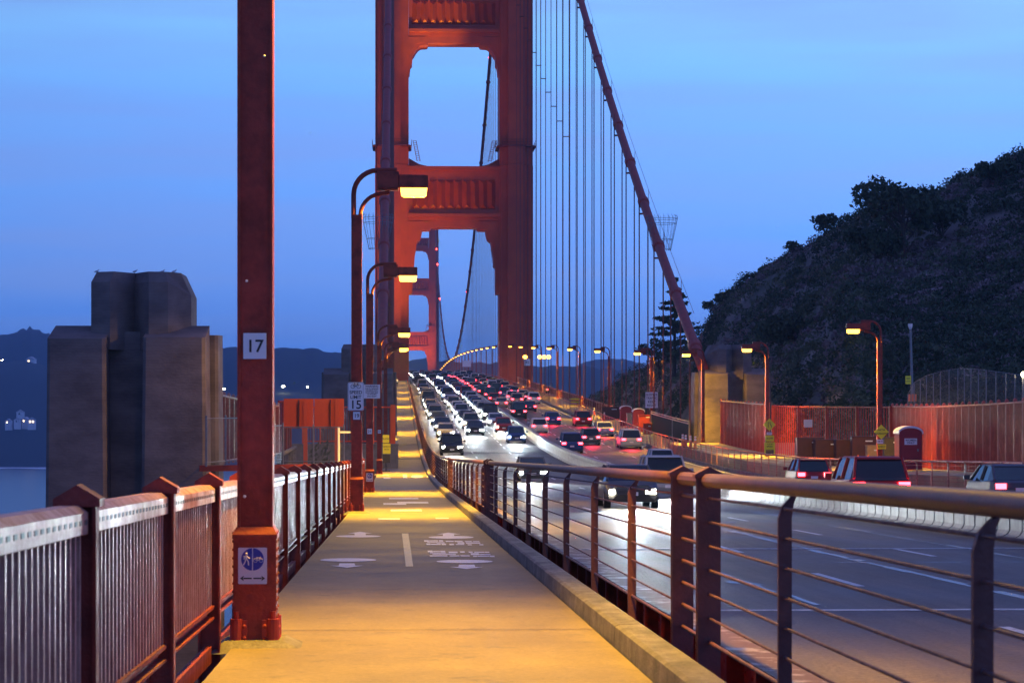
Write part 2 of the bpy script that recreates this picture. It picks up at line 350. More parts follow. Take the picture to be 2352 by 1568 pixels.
# deck edge under the path and west walkway
o = MB().sweep([(TL - .1, -3.0), (TL - .1, -.41), (-9.7, -.41), (-9.7, -3.0)], SS, pz).build('deck', M['red_old']); tag(o, 'dark red steel deck edge beneath the shared path', 'deck', kind='structure')
o = MB().sweep([(9.75, -3), (9.75, 0), (13.6, 0), (13.6, -3)], [s for s in SS if s >= 205], wz).build('west_sidewalk', M['path']); tag(o, 'walkway on the west side of the bridge', 'path', kind='structure')
o = MB().sweep([(10.1, -1), (10.1, .58), (34, .6), (34, -1)], [s for s in NEAR if s >= -12] , wz).build('plaza', M['path']); tag(o, 'paved work yard west of the road before the bridge', 'pavement', kind='structure')
# slab joints and expansion joints (recessed dark strips laid 4 mm above)
mb = MB()
for s in list(np.arange(14.0, 205, 6.1)):
    z = pz(s) + .004; mb.add([(TL, s, z), (TR, s, z), (TR, s + .025, pz(s + .025) + .004), (TL, s + .025, pz(s + .025) + .004)], [(0, 1, 2, 3)])
o = mb.build('path_joints', M['dark']); tag(o, 'narrow dark joints across the path slabs', 'joints', kind='structure')
mb = MB()
for s in (95.0, 176.0, 209.0):
    mb.box(TL, TR, s - .12, s + .12, pz(s) - .02, pz(s) + .03)
o = mb.build('path_joint_covers', M['kerb']); tag(o, 'raised cover strips across the path', 'joint cover', kind='structure')
mb = MB()
for s, x0, x1 in ((209.0, -9.6, 9.5), (206.8, -9.6, 9.5)):
    mb.box(x0, x1, s - .13, s + .13, rz(s) - .02, rz(s) + .012)
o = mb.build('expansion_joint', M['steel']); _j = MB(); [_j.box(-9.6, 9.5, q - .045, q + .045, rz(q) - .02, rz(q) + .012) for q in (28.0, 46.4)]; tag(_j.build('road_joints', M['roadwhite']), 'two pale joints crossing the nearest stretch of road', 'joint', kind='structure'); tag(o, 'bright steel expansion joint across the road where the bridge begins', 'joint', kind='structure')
# lane markings
def strip(mb, x0, x1, a, b, zf=rz, dz=.006, skew=0):
    ss = list(np.arange(a, b, 3.0)) + [b]
    for p, q in zip(ss[:-1], ss[1:]):
        mb.add([(x0 + skew * p, p, zf(p) + dz), (x1 + skew * p, p, zf(p) + dz), (x1 + skew * q, q, zf(q) + dz), (x0 + skew * q, q, zf(q) + dz)], [(0, 1, 2, 3)])
mb = MB()
for k, x in enumerate((-6.05, -2.95, 3.45, 6.5)):
    s = 33.5 - 12 + (9.7 if x == -2.95 else 0)
    while s < 700:
        strip(mb, x - .06, x + .06, s, s + 3.7); s += 11.6 if s < 209 else 7.3
strip(mb, 9.15, 9.27, 0, 700)
o = mb.build('lane_markings', M['roadwhite']); tag(o, 'white dashed lane lines on the asphalt', 'road marking', kind='structure')
# tar seams, their headlight glint painted in as pale grey
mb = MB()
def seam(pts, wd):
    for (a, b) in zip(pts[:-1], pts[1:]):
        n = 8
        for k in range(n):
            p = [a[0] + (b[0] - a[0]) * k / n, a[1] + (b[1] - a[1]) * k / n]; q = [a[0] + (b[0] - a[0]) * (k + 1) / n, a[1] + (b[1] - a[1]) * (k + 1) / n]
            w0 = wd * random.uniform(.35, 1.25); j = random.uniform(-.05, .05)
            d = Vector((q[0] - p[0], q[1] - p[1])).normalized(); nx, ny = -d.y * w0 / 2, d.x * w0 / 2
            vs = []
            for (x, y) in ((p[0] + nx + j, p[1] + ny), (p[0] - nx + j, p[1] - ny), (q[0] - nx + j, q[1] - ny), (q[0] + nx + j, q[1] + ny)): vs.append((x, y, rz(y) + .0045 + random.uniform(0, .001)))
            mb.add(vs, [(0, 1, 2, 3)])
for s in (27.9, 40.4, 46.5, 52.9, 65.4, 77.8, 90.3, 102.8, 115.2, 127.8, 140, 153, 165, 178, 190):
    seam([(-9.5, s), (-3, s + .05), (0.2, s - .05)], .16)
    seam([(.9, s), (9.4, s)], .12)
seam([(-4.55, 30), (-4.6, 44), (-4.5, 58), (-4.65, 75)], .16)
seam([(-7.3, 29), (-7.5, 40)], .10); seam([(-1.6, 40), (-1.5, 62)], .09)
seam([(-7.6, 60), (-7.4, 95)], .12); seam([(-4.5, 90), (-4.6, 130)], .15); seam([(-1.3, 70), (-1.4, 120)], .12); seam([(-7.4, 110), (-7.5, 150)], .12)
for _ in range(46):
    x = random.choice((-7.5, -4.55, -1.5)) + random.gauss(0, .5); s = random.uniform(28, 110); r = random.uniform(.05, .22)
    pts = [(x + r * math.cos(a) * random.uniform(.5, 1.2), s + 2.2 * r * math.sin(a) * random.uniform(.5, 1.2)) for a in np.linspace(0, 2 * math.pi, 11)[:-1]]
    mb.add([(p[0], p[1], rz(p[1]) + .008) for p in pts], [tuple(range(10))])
o = mb.build('tar_seams', M['tar']); tag(o, 'tar sealing along the asphalt cracks, headlight glint painted in pale grey', 'road repair', kind='structure')

# painted marks on the path (traced on the ground)
def gp(x, y, dz=0):
    lo, hi = 5., 400.
    d = None
    for dd in np.arange(10, 200, .25):
        p = at(x, y, dd)
        if p.z <= pz(p.y): d = dd; break
    a, b = d - .25, d
    for _ in range(20):
        m_ = (a + b) / 2; p = at(x, y, m_)
        if p.z <= pz(p.y): b = m_
        else: a = m_
    p = at(x, y, b); return Vector((p.x, p.y, pz(p.y) + .006 + dz))
def paint(mb, pts, dz=0): mb.add([gp(x, y, dz) for x, y in pts], [tuple(range(len(pts)))])
def zp(X, Y): return ((1580 + X * 380 / 2352) * .59756, (2020 + Y * 380 / 2352) * .59756)
mb = MB()
_y = MB(); paint(_y, [(923, 1225), (938, 1225), (949, 1301), (932, 1301)]); _o = _y.build('centre_dash', M['yellowline']); tag(_o, 'faded yellow dash on the middle of the path', 'path marking', kind='structure')
def ell(cx, cy, rx, ry, n=20): return [(cx + rx * math.cos(a), cy + ry * math.sin(a)) for a in np.linspace(0, 2 * math.pi, n + 1)[:-1]]
for q in (ell(823, 1231.5, 52, 2.6), ell(800, 1286, 65, 4), ell(1036, 1234, 52, 3.2), ell(1067, 1289.5, 65, 3.8)): paint(mb, q)
def arrow_up(cx, y, w_):  # far arrow, head away from the viewer
    paint(mb, [(cx - w_, y + 4), (cx, y), (cx + w_, y + 4)]); paint(mb, [(cx - w_ * .45, y + 4), (cx + w_ * .45, y + 4), (cx + w_ * .48, y + 8), (cx - w_ * .46, y + 8)], .001)
def arrow_dn(cx, y, w_):
    paint(mb, [(cx + w_, y + 5), (cx, y + 10), (cx - w_, y + 5)][::-1]); paint(mb, [(cx - w_ * .45, y), (cx + w_ * .45, y), (cx + w_ * .5, y + 5), (cx - w_ * .5, y + 5)], .001)
arrow_up(827, 1221, 28); arrow_dn(797, 1294, 38); arrow_up(1030, 1223, 28); arrow_dn(1072, 1297, 39)
def zr(x0, x1, y0, y1, k=12): paint(mb, [zp(x0, y0), zp(x1, y0), zp(x1 + k, y1), zp(x0 + k, y1)])
for q in ((305,410,345,385),(410,520,352,375),(520,640,350,375),(660,755,345,382),(380,620,385,405),(600,790,395,422),(358,460,422,462),(470,700,430,460),(720,825,428,465),(820,1010,362,388),(1030,1220,362,388),(1100,1260,395,430),(905,1015,430,465),(1060,1260,438,460),(1280,1440,368,390),(1470,1620,368,388),(1300,1640,400,428),(1340,1440,442,468),(1620,1715,442,468),
          (390,510,595,635),(520,690,604,625),(695,808,600,635),(440,820,640,662),(500,1060,668,690),(890,1100,618,655),(1160,1272,612,645),(440,860,705,735),(910,1150,708,735),(1170,1390,705,735),(1365,1460,618,645),(1500,1740,622,645),(1750,1855,622,648),(1415,1610,655,700),(1620,1880,678,700),(1470,1570,715,745),(1580,1860,718,742),(1870,1980,715,747)): zr(*q)
for x0, x1, y0, y1 in ((893,960,1143,1146),(880,932,1155,1159),(912,983,1152,1156),(897,968,1170,1174),(868,918,1190,1193),(1000,1030,1189,1191)): paint(mb, [(x0, y0), (x1, y0), (x1 + 1.5, y1), (x0 + 1, y1)])
for x0, x1, y0, y1 in ((925,934,1089,1098),(878,892,1090,1092),(880,896,1096,1099)): paint(mb, [(x0, y0), (x1, y0), (x1 + 2, y1), (x0 + 1, y1)])
for q in (ell(958, 1094, 14, 3.5), ell(990, 1094, 10, 3.2)): paint(mb, q)
for s in range(230, 520, 14):
    x0 = -13.0 + random.random() * .6; mb.add([(x0, s, pz(s) + .008), (x0 + 1.0, s, pz(s) + .008), (x0 + 1.0, s + .35, pz(s + .35) + .008), (x0, s + .35, pz(s + .35) + .008)], [(0, 1, 2, 3)])
o = mb.build('path_markings', M['white']); tag(o, 'white painted arrows, bars and words on the shared path', 'path marking', kind='structure')

# water and far land
mb = MB(); mb.add([(-4500, -500, -75), (4500, -500, -75), (4500, 7400, -75), (-4500, 7400, -75)], [(0, 1, 2, 3)])
o = mb.build('water', M['water']); tag(o, 'calm blue bay water', 'water', kind='structure')
# land below the approach: a cliff falling to the water east of the road, and the valley west of it
mb = MB(); rows = []
for i, s in enumerate(range(-120, 341, 20)):
    row = []
    for j, x in enumerate((-34, -29, -25, -20, -15, 0, 16, 30)):
        base = (-75, -52, -34, -15, -9, -8, -9, -9)[j]
        if s > 215: base = base - (s - 215) * .5
        row.append((x - max(0, s - 100) * .0 + random.uniform(-.8, .8), s, max(-80, base + random.uniform(-1.2, 1.2))))
    rows.append(row)
mb.loft(rows, 0, False, False)
o = mb.build('cliff', M['hill'], smooth=True); tag(o, 'dark cliff under the approach falling to the bay', 'cliff', kind='structure')

def ridge(name, label, prof, d0, depth, m_, rough, seed, foot=-75, trees=0):
    """a far range: prof = crest height over the photograph's x, built as a real slope of the given depth"""
    f = pchip(prof); mb = MB(); xs = np.linspace(prof[0][0], prof[-1][0], 260); rings = []
    for k, (fd, fh) in enumerate(((0, 0), (.12, .22), (.3, .5), (.55, .8), (.8, .97), (1, 1), (1.6, .6), (2.2, 0))):
        row = []
        for x in xs:
            d = d0 + depth * fd; top = (925 - f(x)) * (d0 + depth) / F
            n = noise.fractal(Vector((x * .012 + seed, k * .7, seed)), 1, 2, 5) * rough * (0 if k == 0 else 1)
            n2 = (abs(noise.noise(Vector((x * .27, seed, k)))) * .8 + abs(noise.noise(Vector((x * .05, seed, k + 5)))) * .6) * trees if 2 < k < 6 else 0
            p = at(x, 925, d); row.append((p.x, p.y, foot + (top - foot) * fh + n * (1 if k > 0 else 0) + n2))
        rings.append(row)
    mb.loft(rings, 0, False, False)
    o = mb.build(name, m_, smooth=True); tag(o, label, 'hill', kind='structure'); return f
ridge('far_hill', 'most distant wooded hill rising behind the left pylon', [(-900,800),(-300,775),(-60,772),(0,775),(30,768),(75,764),(120,775),(250,800),(420,830),(700,850),(1000,870)], 4000, 700, M['farhill2'], 5, 3.1, trees=11)
ridge('near_shore_hill', 'nearer dark blue hill dropping to the far shore with a few houses', [(-900,820),(-300,825),(0,835),(60,833),(110,848),(200,860),(300,840),(420,815),(520,808),(600,803),(700,806),(780,812),(860,825),(930,835),(1000,828),(1060,836),(1150,842),(1300,850),(1700,870),(2400,880)], 2950, 900, M['farhill'], 5, 9.4, trees=10)
ridge('horizon_ridge', 'faint pale ridge on the horizon seen between the suspender ropes', [(1150,868),(1240,862),(1300,845),(1360,832),(1400,826),(1440,830),(1520,850),(1700,870),(2500,875)], 5400, 800, M['farhill2'], 8, 5.0)
# low beach line with surf
mb = MB(); 
for x in range(-200, 1100, 20):
    a, b = at(x, 925, 2895), at(x + 20, 925, 2895); c, d = at(x, 925, 2840 + 14 * math.sin(x * .05)), at(x + 20, 925, 2840 + 14 * math.sin((x + 20) * .05))
    mb.add([(c.x, c.y, -74.9), (d.x, d.y, -74.9), (b.x, b.y, -74.8), (a.x, a.y, -74.8)], [(0, 1, 2, 3)])
o = mb.build('surf', M['white']); tag(o, 'white line of surf along the far beach', 'surf', kind='structure')
# houses and lights on the far shore
def house(x, y, d, wpx, lit, label, lights=1):
    c = at(x, y, d); wd = wpx * 1.25 * d / F
    r = empty('house', c, label, 'house', 'houses on the far shore', random.uniform(-.4, .4))
    MB().box(-wd/2, wd/2, -wd*.35, wd*.35, -9, wd*.32).build('wall', M['sign'], r, True)
    MB().prism([(-wd*.56, wd*.32), (wd*.56, wd*.32), (0, wd*.68)], -wd*.4, wd*.4).build('roof', M['roof'], r, True)
    for k in range(lights): MB().box(-wd*.3 + k*wd*.35, -wd*.1 + k*wd*.35, -wd*.37, -wd*.36, 0, wd*.22).build('window', M['winlit'] if lit else M['glass'], r, True)
house(20, 971, 3090, 12, True, 'leftmost small gabled house on the far shore, one window lit')
house(40, 969, 3080, 12, False, 'second gabled house from the left on the far shore, unlit')
house(60, 968, 3085, 13, True, 'third gabled house from the left on the far shore')
house(73, 970, 3070, 15, True, 'widest gabled house on the far shore with two lit windows', 2)
house(47, 952, 3160, 14, False, 'pale roofed house alone above the row of gabled houses')
house(72, 832, 3840, 16, True, 'house with lit window on top of the nearer hill')
def lamp_far(x, y, d, label, m_=None, r=None):
    c = at(x, y, d); r = r or 1.6
    t = empty('light_pole', (c.x, c.y, c.z - 9), label, 'lamp', 'lights on the far shore')
    MB().cyl((0, 0, -6), .25, 15, n=6).build('pole', M['dark'], t, True)
    MB().tube([(0, 0, 8.2 + 1.6 * k / 4 * r / 1.6) for k in range(5)], [.3 * r, .8 * r, r, .8 * r, .3 * r], 8).build('globe', m_ or M['wlamp'], t, True)
lamp_far(514, 893, 3200, 'pale lamp on the far shore just right of the left pylon')
lamp_far(650, 888, 3250, 'brightest lamp on the dark far shore right of the seventeenth post', None, 2.4)
lamp_far(706, 888, 3250, 'small lamp on the far shore above the orange panels', None, 1.4)
lamp_far(5, 827, 3900, 'small lamp on the farther hill at the left edge', None, 1.6)
lamp_far(760, 885, 3300, 'faint lamp on the far shore above the orange panels at right', None, 1.2)
# ------------------------------------------------------------------ towers
ZT = 153.0
def leg_mb(side, top=ZT):
    cx = side * 13.66; mb = MB()
    for z0, z1, k in ((-75, 52.3, 1.0), (52.3, 90.5, .985), (90.5, 121.5, .95), (121.5, top, .92)):
        for hw, hd in ((3.72, 4.4), (3.25, 5.3), (1.9, 7.2)):
            mb.box(cx - hw * k, cx + hw * k, -hd * k, hd * k, z0, z1 - .02 * hw)
    return mb
def strut_mb(z0, z1, arch, drop, front=3.2):
    """portal strut: corrugated panel between cornices and stepped haunches below"""
    hw = 9.95; mb = MB(); mb2 = {-1: MB(), 1: MB()}
    mb.box(-hw, hw, -front, front, z0 + 1.6, z1)
    mb.box(-hw, hw, -front - .9, front + .9, z1 - .5, z1 + .35); mb.box(-hw, hw, -front - 1.1, front + 1.1, z0 + 2.3, z0 + 3.0)
    mb.box(-hw, hw, -front - .3, front + .3, z0 + 1.5, z0 + 2.6)
    # corrugation
    n = 10; a = hw - .75; w_ = 2 * a / n; zb, zt = z0 + 4.1, z1 - 2.6
    for k in range(n):
        x0 = -a + k * w_; xm = x0 + w_ / 2; x1 = x0 + w_ * .96
        for sgn in (-1, 1):
            y0 = sgn * front; y1 = sgn * (front + 1.05)
            mb2[sgn].add([(x0, y0, zb), (x1, y0, zb), (xm, y1, zb + .9), (x0, y0, zt), (x1, y0, zt), (xm, y1, zt - .9)], [(0, 1, 2), (0, 2, 5, 3), (1, 4, 5, 2), (3, 5, 4)])
    # haunches
    for sgn in (-1, 1):
        P = [(sgn * (hw + .3 - 0), z0 - drop)] + [(sgn * (hw - o_), z0 - d_) for o_, d_ in arch] + [(sgn * (hw - arch[-1][0]), z0 + 1.65), (sgn * (hw + .3), z0 + 1.65)]
        if sgn > 0: P = P[::-1]
        mb.prism(P, -front - .1, front + .1)
        P2 = [(sgn * (hw + .3), z0 - drop + 1)] + [(sgn * (hw - max(o_ - .55, 0)), z0 - d_ + .55) for o_, d_ in arch[:-1]] + [(sgn * (hw - arch[-1][0] + .6), z0 + 1.3), (sgn * (hw + .3), z0 + 1.3)]
        if sgn > 0: P2 = P2[::-1]
        mb.prism(P2, -front - .38, front + .38)
    mb.box(-hw + arch[-1][0], hw - arch[-1][0], -front - .05, front + .05, z0, z0 + 1.62)
    return mb, mb2
ARCH1 = [(.74, 14.6), (.79, 13.0), (.80, 8.8), (1.18, 8.4), (1.3, 6.4), (1.6, 4.6), (1.77, 3.2), (2.5, 2.6), (2.8, 1.6), (2.94, .55), (4.6, .5), (5.0, 0)]
ARCH2 = [(.2, 6.6), (.35, 5.0), (.74, 4.5), (.80, 2.9), (1.3, 2.2), (1.6, 1.6), (2.2, .9), (2.6, .65), (4.1, .5), (4.3, 0)]
def tower(s0, label):
    r = empty('bridge_tower', (0, s0, 0), label, 'bridge tower', 'orange red bridge towers')
    for sd_ in (-1, 1):
        lg = leg_mb(sd_).build('leg', M['tower'], r, True)
        g = MB(); cx = sd_ * 13.66
        for hw, hd in ((4.3, 5.4), (3.9, 6.2), (3.1, 7.4)): g.box(cx - hw, cx + hw, -hd, hd, 56.2, 56.5)
        for x in (-4.3, 4.3):
            for y in (-5.2, 0, 5.2): g.tube([(cx + x, y, 56.5), (cx + x, y, 57.7)], .05, 5)
            for z in (57.1, 57.7): g.tube([(cx + x, -5.2, z), (cx + x, 5.2, z)], .05, 5)
        for x in (-3.1, 0, 3.1): g.tube([(cx + x, -7.3, 56.5), (cx + x, -7.3, 57.7)], .05, 5)
        for z in (57.1, 57.7): g.tube([(cx - 3.1, -7.3, z), (cx + 3.1, -7.3, z)], .05, 5)
        g.build('gallery', M['red_old'], lg, True)
        l_ = MB(); xl = cx - sd_ * 4.6
        for dx in (0, .7): l_.tube([(xl - sd_ * dx, -5, 57.5), (xl - sd_ * (dx + .9), -5, 53.0)], .07, 5)
        for k in range(10):
            z = 53.2 + k * .48; x = xl - sd_ * (.9 * (57.5 - z) / 4.5); l_.tube([(x, -5, z), (x - sd_ * .7, -5, z)], .05, 5)
        l_.build('ladder', M['red_old'], lg, True)
    for i, (z0, z1, a, d) in enumerate(((38.6, 51.7, ARCH1, 14.7), (79.2, 91.0, ARCH2, 7.2), (111.6, 120.6, ARCH2, 6.0), (139.8, 150.5, ARCH2, 5.5))):
        m1, m2 = strut_mb(z0, z1, a, d); st = m1.build('portal_strut', M['tower'], r, True); [q.build('fluted_panel', M['tower'], st, True) for q in m2.values()]
    # small haunches standing on strut one
    for sg in (-1, 1):
        mb = MB(); P = [(sg * 9.95, 51.9), (sg * 5.9, 51.9), (sg * 5.9, 52.2), (sg * 7.6, 52.6), (sg * 8.4, 53.0), (sg * 9.95, 53.9)]
        mb.prism(P if sg > 0 else P[::-1], -2.5, 2.5)
        mb.build('haunch', M['tower'], r, True)
    mb = MB(); mb.box(-9.9, 9.9, -3.0, 3.0, -13.5, -9.5); mb.build('cross_beam', M['tower'], r, True)
    return r
T1 = tower(552, 'nearer bridge tower, floodlit orange on its left leg')
T2 = copy_tree(T1); T2.location = (0, 1832, 0); T2['label'] = 'distant hazy bridge tower seen through the portal of the nearer one'

# ------------------------------------------------------------------ main cables with their suspender ropes
def zc_side(s): u = (s - 209) / 343.0; return 2.3 + (ZT - 2.3) * u - 4 * 8.7 * u * (1 - u)
def zc_main(s): return -(_ph(1192)) + 8.2 + (ZT - (-(_ph(1192)) + 8.2)) * ((s - 1192) / 640.0) ** 2
def cable(x, label):
    r = empty('main_cable', (x, 552, ZT), label, 'bridge cable', 'main cables of the bridge')
    mb = MB(); ss = list(np.linspace(211, 552, 70)); mb.tube([(x, s, zc_side(s)) for s in ss], .46, 12)
    s2 = list(np.linspace(552, 1832, 150)); mb.tube([(x, s, zc_main(s)) for s in s2[:-1]] + [(x, 1832, ZT)], .46, 8)
    mb.tube([(x, s, ZT - (ZT - 2) * (s - 1832) / 343) for s in (1832, 2000, 2175)], .46, 6)
    mb.build('cable', M['cable'], r, smooth=True)
    n = 0
    hr = MB()
    for dx in (-.55, .55):
        hr.tube([(x + dx, s, zc_side(s) + 1.25) for s in np.linspace(222, 552, 60)], .022, 4)
    hr.build('hand_rope', M['rope'], r)
    for k in range(1, 23):
        s = 552 - 15.24 * k; z = zc_side(s); dz = (zc_side(s + 1) - z)
        d = Vector((0, 1, dz)).normalized(); c = Vector((x, s, z))
        band = MB(); band.tube([c - d * .8, c - d * .55, c + d * .55, c + d * .8], [.49, .6, .6, .49], 12)
        up = Vector((0, -dz, 1)).normalized()
        for dx in (-.5, .5): band.tube([c + Vector((dx, 0, 0)) + up * .3, c + Vector((dx, 0, 0)) + up * 1.3], .03, 4)
        band.build('cable_band', M['cable'], r)
        rp = MB(); zb = wz(s) - .2
        if z - .5 > zb + 1:
            for dx in (-.46, .46):
                for dy in (-.28, .28): rp.tube([(x + dx, s + dy, z), (x + dx, s + dy, zb)], .042, 5)
            if z > zb + 8: rp.box(x - .5, x + .5, s - .32, s + .32, z - 1.3, z - 1.15)
            if z > 70: rp.box(x - .54, x + .54, s - .3, s + .3, z - (z - zb) * .42, z - (z - zb) * .42 + .09)
            rp.build('suspender_rope', M['rope'], r)
    for k in range(1, 78):
        s = 552 + 15.24 * k; z = zc_main(s); zb = wz(s)
        if k > 76: break
        rp = MB()
        for dx in (-.4, .4): rp.tube([(x + dx, s, z), (x + dx, s, zb)], .06, 4)
        rp.build('suspender_rope', M['rope'], r)
    bl = MB()
    for k in range(5, 78, 2):
        s = 552 + 15.24 * k; z = zc_main(s); bl.tube([(x, s - 1, z), (x, s - .5, z), (x, s + .5, z), (x, s + 1, z)], [.5, .68, .68, .5], 8)
    bl.build('far_cable_bands', M['cable'], r)
    return r
CW = cable(13.66, 'right main cable sweeping down from the tower to the right concrete pylon')
CE = cable(-13.66, 'left main cable hanging in front of the left leg of the tower')
for x, zz, lb in ((13.66, 706, 'red beacon high on the right main cable beyond the tower'), (13.66, 940, 'lower red beacon on the right main cable beyond the tower'), (13.66, 1660, 'red beacon on the cable beside the distant tower'), (13.66, 1700, 'topmost red beacon beside the distant tower leg'), (13.66, 1560, 'lowest red beacon on the cable near the distant tower')):
    z = zc_main(zz); b = MB(); b.tube([(x, zz - .1, z + .4 + .35 * k) for k in range(4)], [.2, .42, .42, .2], 8)
    o = b.build('beacon', M['redlamp']); tag(o, lb, 'beacon', 'red beacons on the cables')
# maintenance basket round the right cable (flared cage) and its twin on the left cable
def basket(x, s, lb):
    z = zc_side(s); r = empty('cable_cage', (x, s, z), lb, 'safety cage', 'flared cages on the cables'); mb = MB()
    for k in range(20):
        a = 2 * math.pi * k / 20; c, n_ = math.cos(a), math.sin(a)
        mb.tube([(x + .9 * c, s + .9 * n_, z - 1.6), (x + 1.5 * c, s + 1.5 * n_, z + 1.2), (x + 1.6 * c, s + 1.6 * n_, z + 1.8), (x + 1.4 * c, s + 1.4 * n_, z + 2.0)], .022, 4)
    for rr, zz in ((.92, -1.5), (1.1, -.5), (1.48, 1.1), (1.58, 1.6)):
        mb.tube([(x + rr * math.cos(a), s + rr * math.sin(a), z + zz) for a in np.linspace(0, 2 * math.pi, 25)], .025, 4)
    mb.build('cage', M['steel'], r)
basket(14.4, 251, 'flared wire cage round the right main cable'); basket(-14.3, 251, 'flared wire cage round the left main cable beside the lamps')

# ------------------------------------------------------------------ concrete pylons
def pylon(x0, s0, label, mirror=1, base=-22):
    """x0 = the edge nearest the road at its base, s0 = front face; widths grow away from the road when mirror = -1 (east)"""
    r = empty('concrete_pylon', (x0, s0, 0), label, 'pylon', 'stepped concrete pylons'); sg = mirror
    def frame(mb, a, b, y0, y1, zt_in, zt_out, bat=.25, low=base):
        # block from a..b (distance from the road edge), battered a little, top sloping
        A, B = sg * a, sg * b
        c = .12
        ring = lambda k: [(A - sg * bat * k, y0 - bat * k + c), (A - sg * bat * k + sg * c, y0 - bat * k), (B + sg * bat * k - sg * c, y0 - bat * k), (B + sg * bat * k, y0 - bat * k + c), (B + sg * bat * k, y1 + bat * k), (A - sg * bat * k, y1 + bat * k)]
        lo, hi = ring(1.6), ring(0)
        mid = (A + B) / 2
        mb.loft([[(p[0], p[1], low) for p in lo], [(p[0], p[1], zt_out if abs(p[1] - y0) < .3 else zt_in) for p in hi]])
    mb = MB()
    frame(mb, .35, 2.65, 0, 2.4, 2.95, 2.45)          # lobe near the road
    frame(mb, 4.05, 6.2, 0, 2.4, 2.95, 2.4)          # outer lobe
    frame(mb, .9, 5.7, 1.45, 6.3, 2.9, 2.7)            # body in the recess
    frame(mb, .05, 2.0, 2.6, 5.2, 2.65, 2.6, .15)      # side lobe
    frame(mb, 4.7, 6.4, 2.6, 5.2, 2.65, 2.6, .15)
    mb.build('lower_tier', M['conc'], r, True)
    # fluted top tier
    a, b = 1.05, 4.75; y0 = .9; y1 = 4.9
    xs = [a, a + .82, a + 1.62, a + 2.25, b - .72, b]; ys = [y0 + .1, y0 - .25, y0 + .35, y0 + .35, y0 - .25, y0 + .1]
    front = [(a, y0 + .25), (a + .85, y0 - .1), (a + 1.7, y0 + .55), (a + 2.05, y0 + .55), (a + 2.9, y0 - .1), (b, y0 + .25)]
    plan = [(1.8, .9), (2.5, .7), (3.17, 1.95), (3.95, .7), (4.7, 1.1), (4.75, 5), (1.05, 5), (1.05, 2.4)]
    lowr = [(sg * p[0], p[1], 2.0) for p in plan]; hi = [(sg * p[0], p[1], 4.55 if i < 5 else 4.1) for i, p in enumerate(plan)]
    cxm = (a + b) / 2
    capz = [4.95 if 0 < i < 5 else 4.9 for i in range(len(plan))]
    tp = [(sg * (cxm + (p[0] - cxm) * (.9 if i < 5 else .8)), p[1] + (.3 if i < 5 else -.4), 4.95) for i, p in enumerate(plan)]
    if sg < 0: pass
    t = MB(); t.loft([lowr, hi, tp])
    t.build('upper_tier', M['conc'], r, True)
    return r
_p = at(492, 925, 93)
pylon(_p.x, _p.y, 'big fluted concrete pylon at far left beside the water', -1, -40)
pylon(13.0, 209.2, 'right concrete pylon where the main cable comes down, lit yellow at its edge', 1)
pylon(-12.35, 209.5, 'dark concrete pylon behind the row of left lamps', -1)
# gulls on the left pylon
for k, (x, y) in enumerate(((372, 617), (516 * 0 + 309, 617), (221, 617), (399, 625))):
    p = at(x, y, 95.5); z0 = 4.95; b = MB()
    Q = lambda P: [(p.x + (a - p.x) * .5, b_, z0 + (c_ - z0) * .5) for a, b_, c_ in P]
    b.tube(Q([(p.x - .17, p.y, z0 + .12), (p.x - .1, p.y, z0 + .15), (p.x, p.y, z0 + .17), (p.x + .1, p.y, z0 + .2), (p.x + .16, p.y, z0 + .27), (p.x + .2, p.y, z0 + .28), (p.x + .25, p.y, z0 + .27)]), [.006, .025, .035, .03, .018, .018, .004], 8)
    for dx in (-.02, .03): b.tube([(p.x + dx * .5, p.y, z0), (p.x + dx * .5, p.y, z0 + .06)], .006, 4)
    o = b.build('gull', M['feather'], smooth=True); tag(o, ['gull on the right part of the left pylon top', 'gull standing in the middle of the left pylon top', 'gull on the left corner of the left pylon top', 'gull on the sloping right shoulder of the left pylon'][k], 'bird', 'gulls on the left pylon')

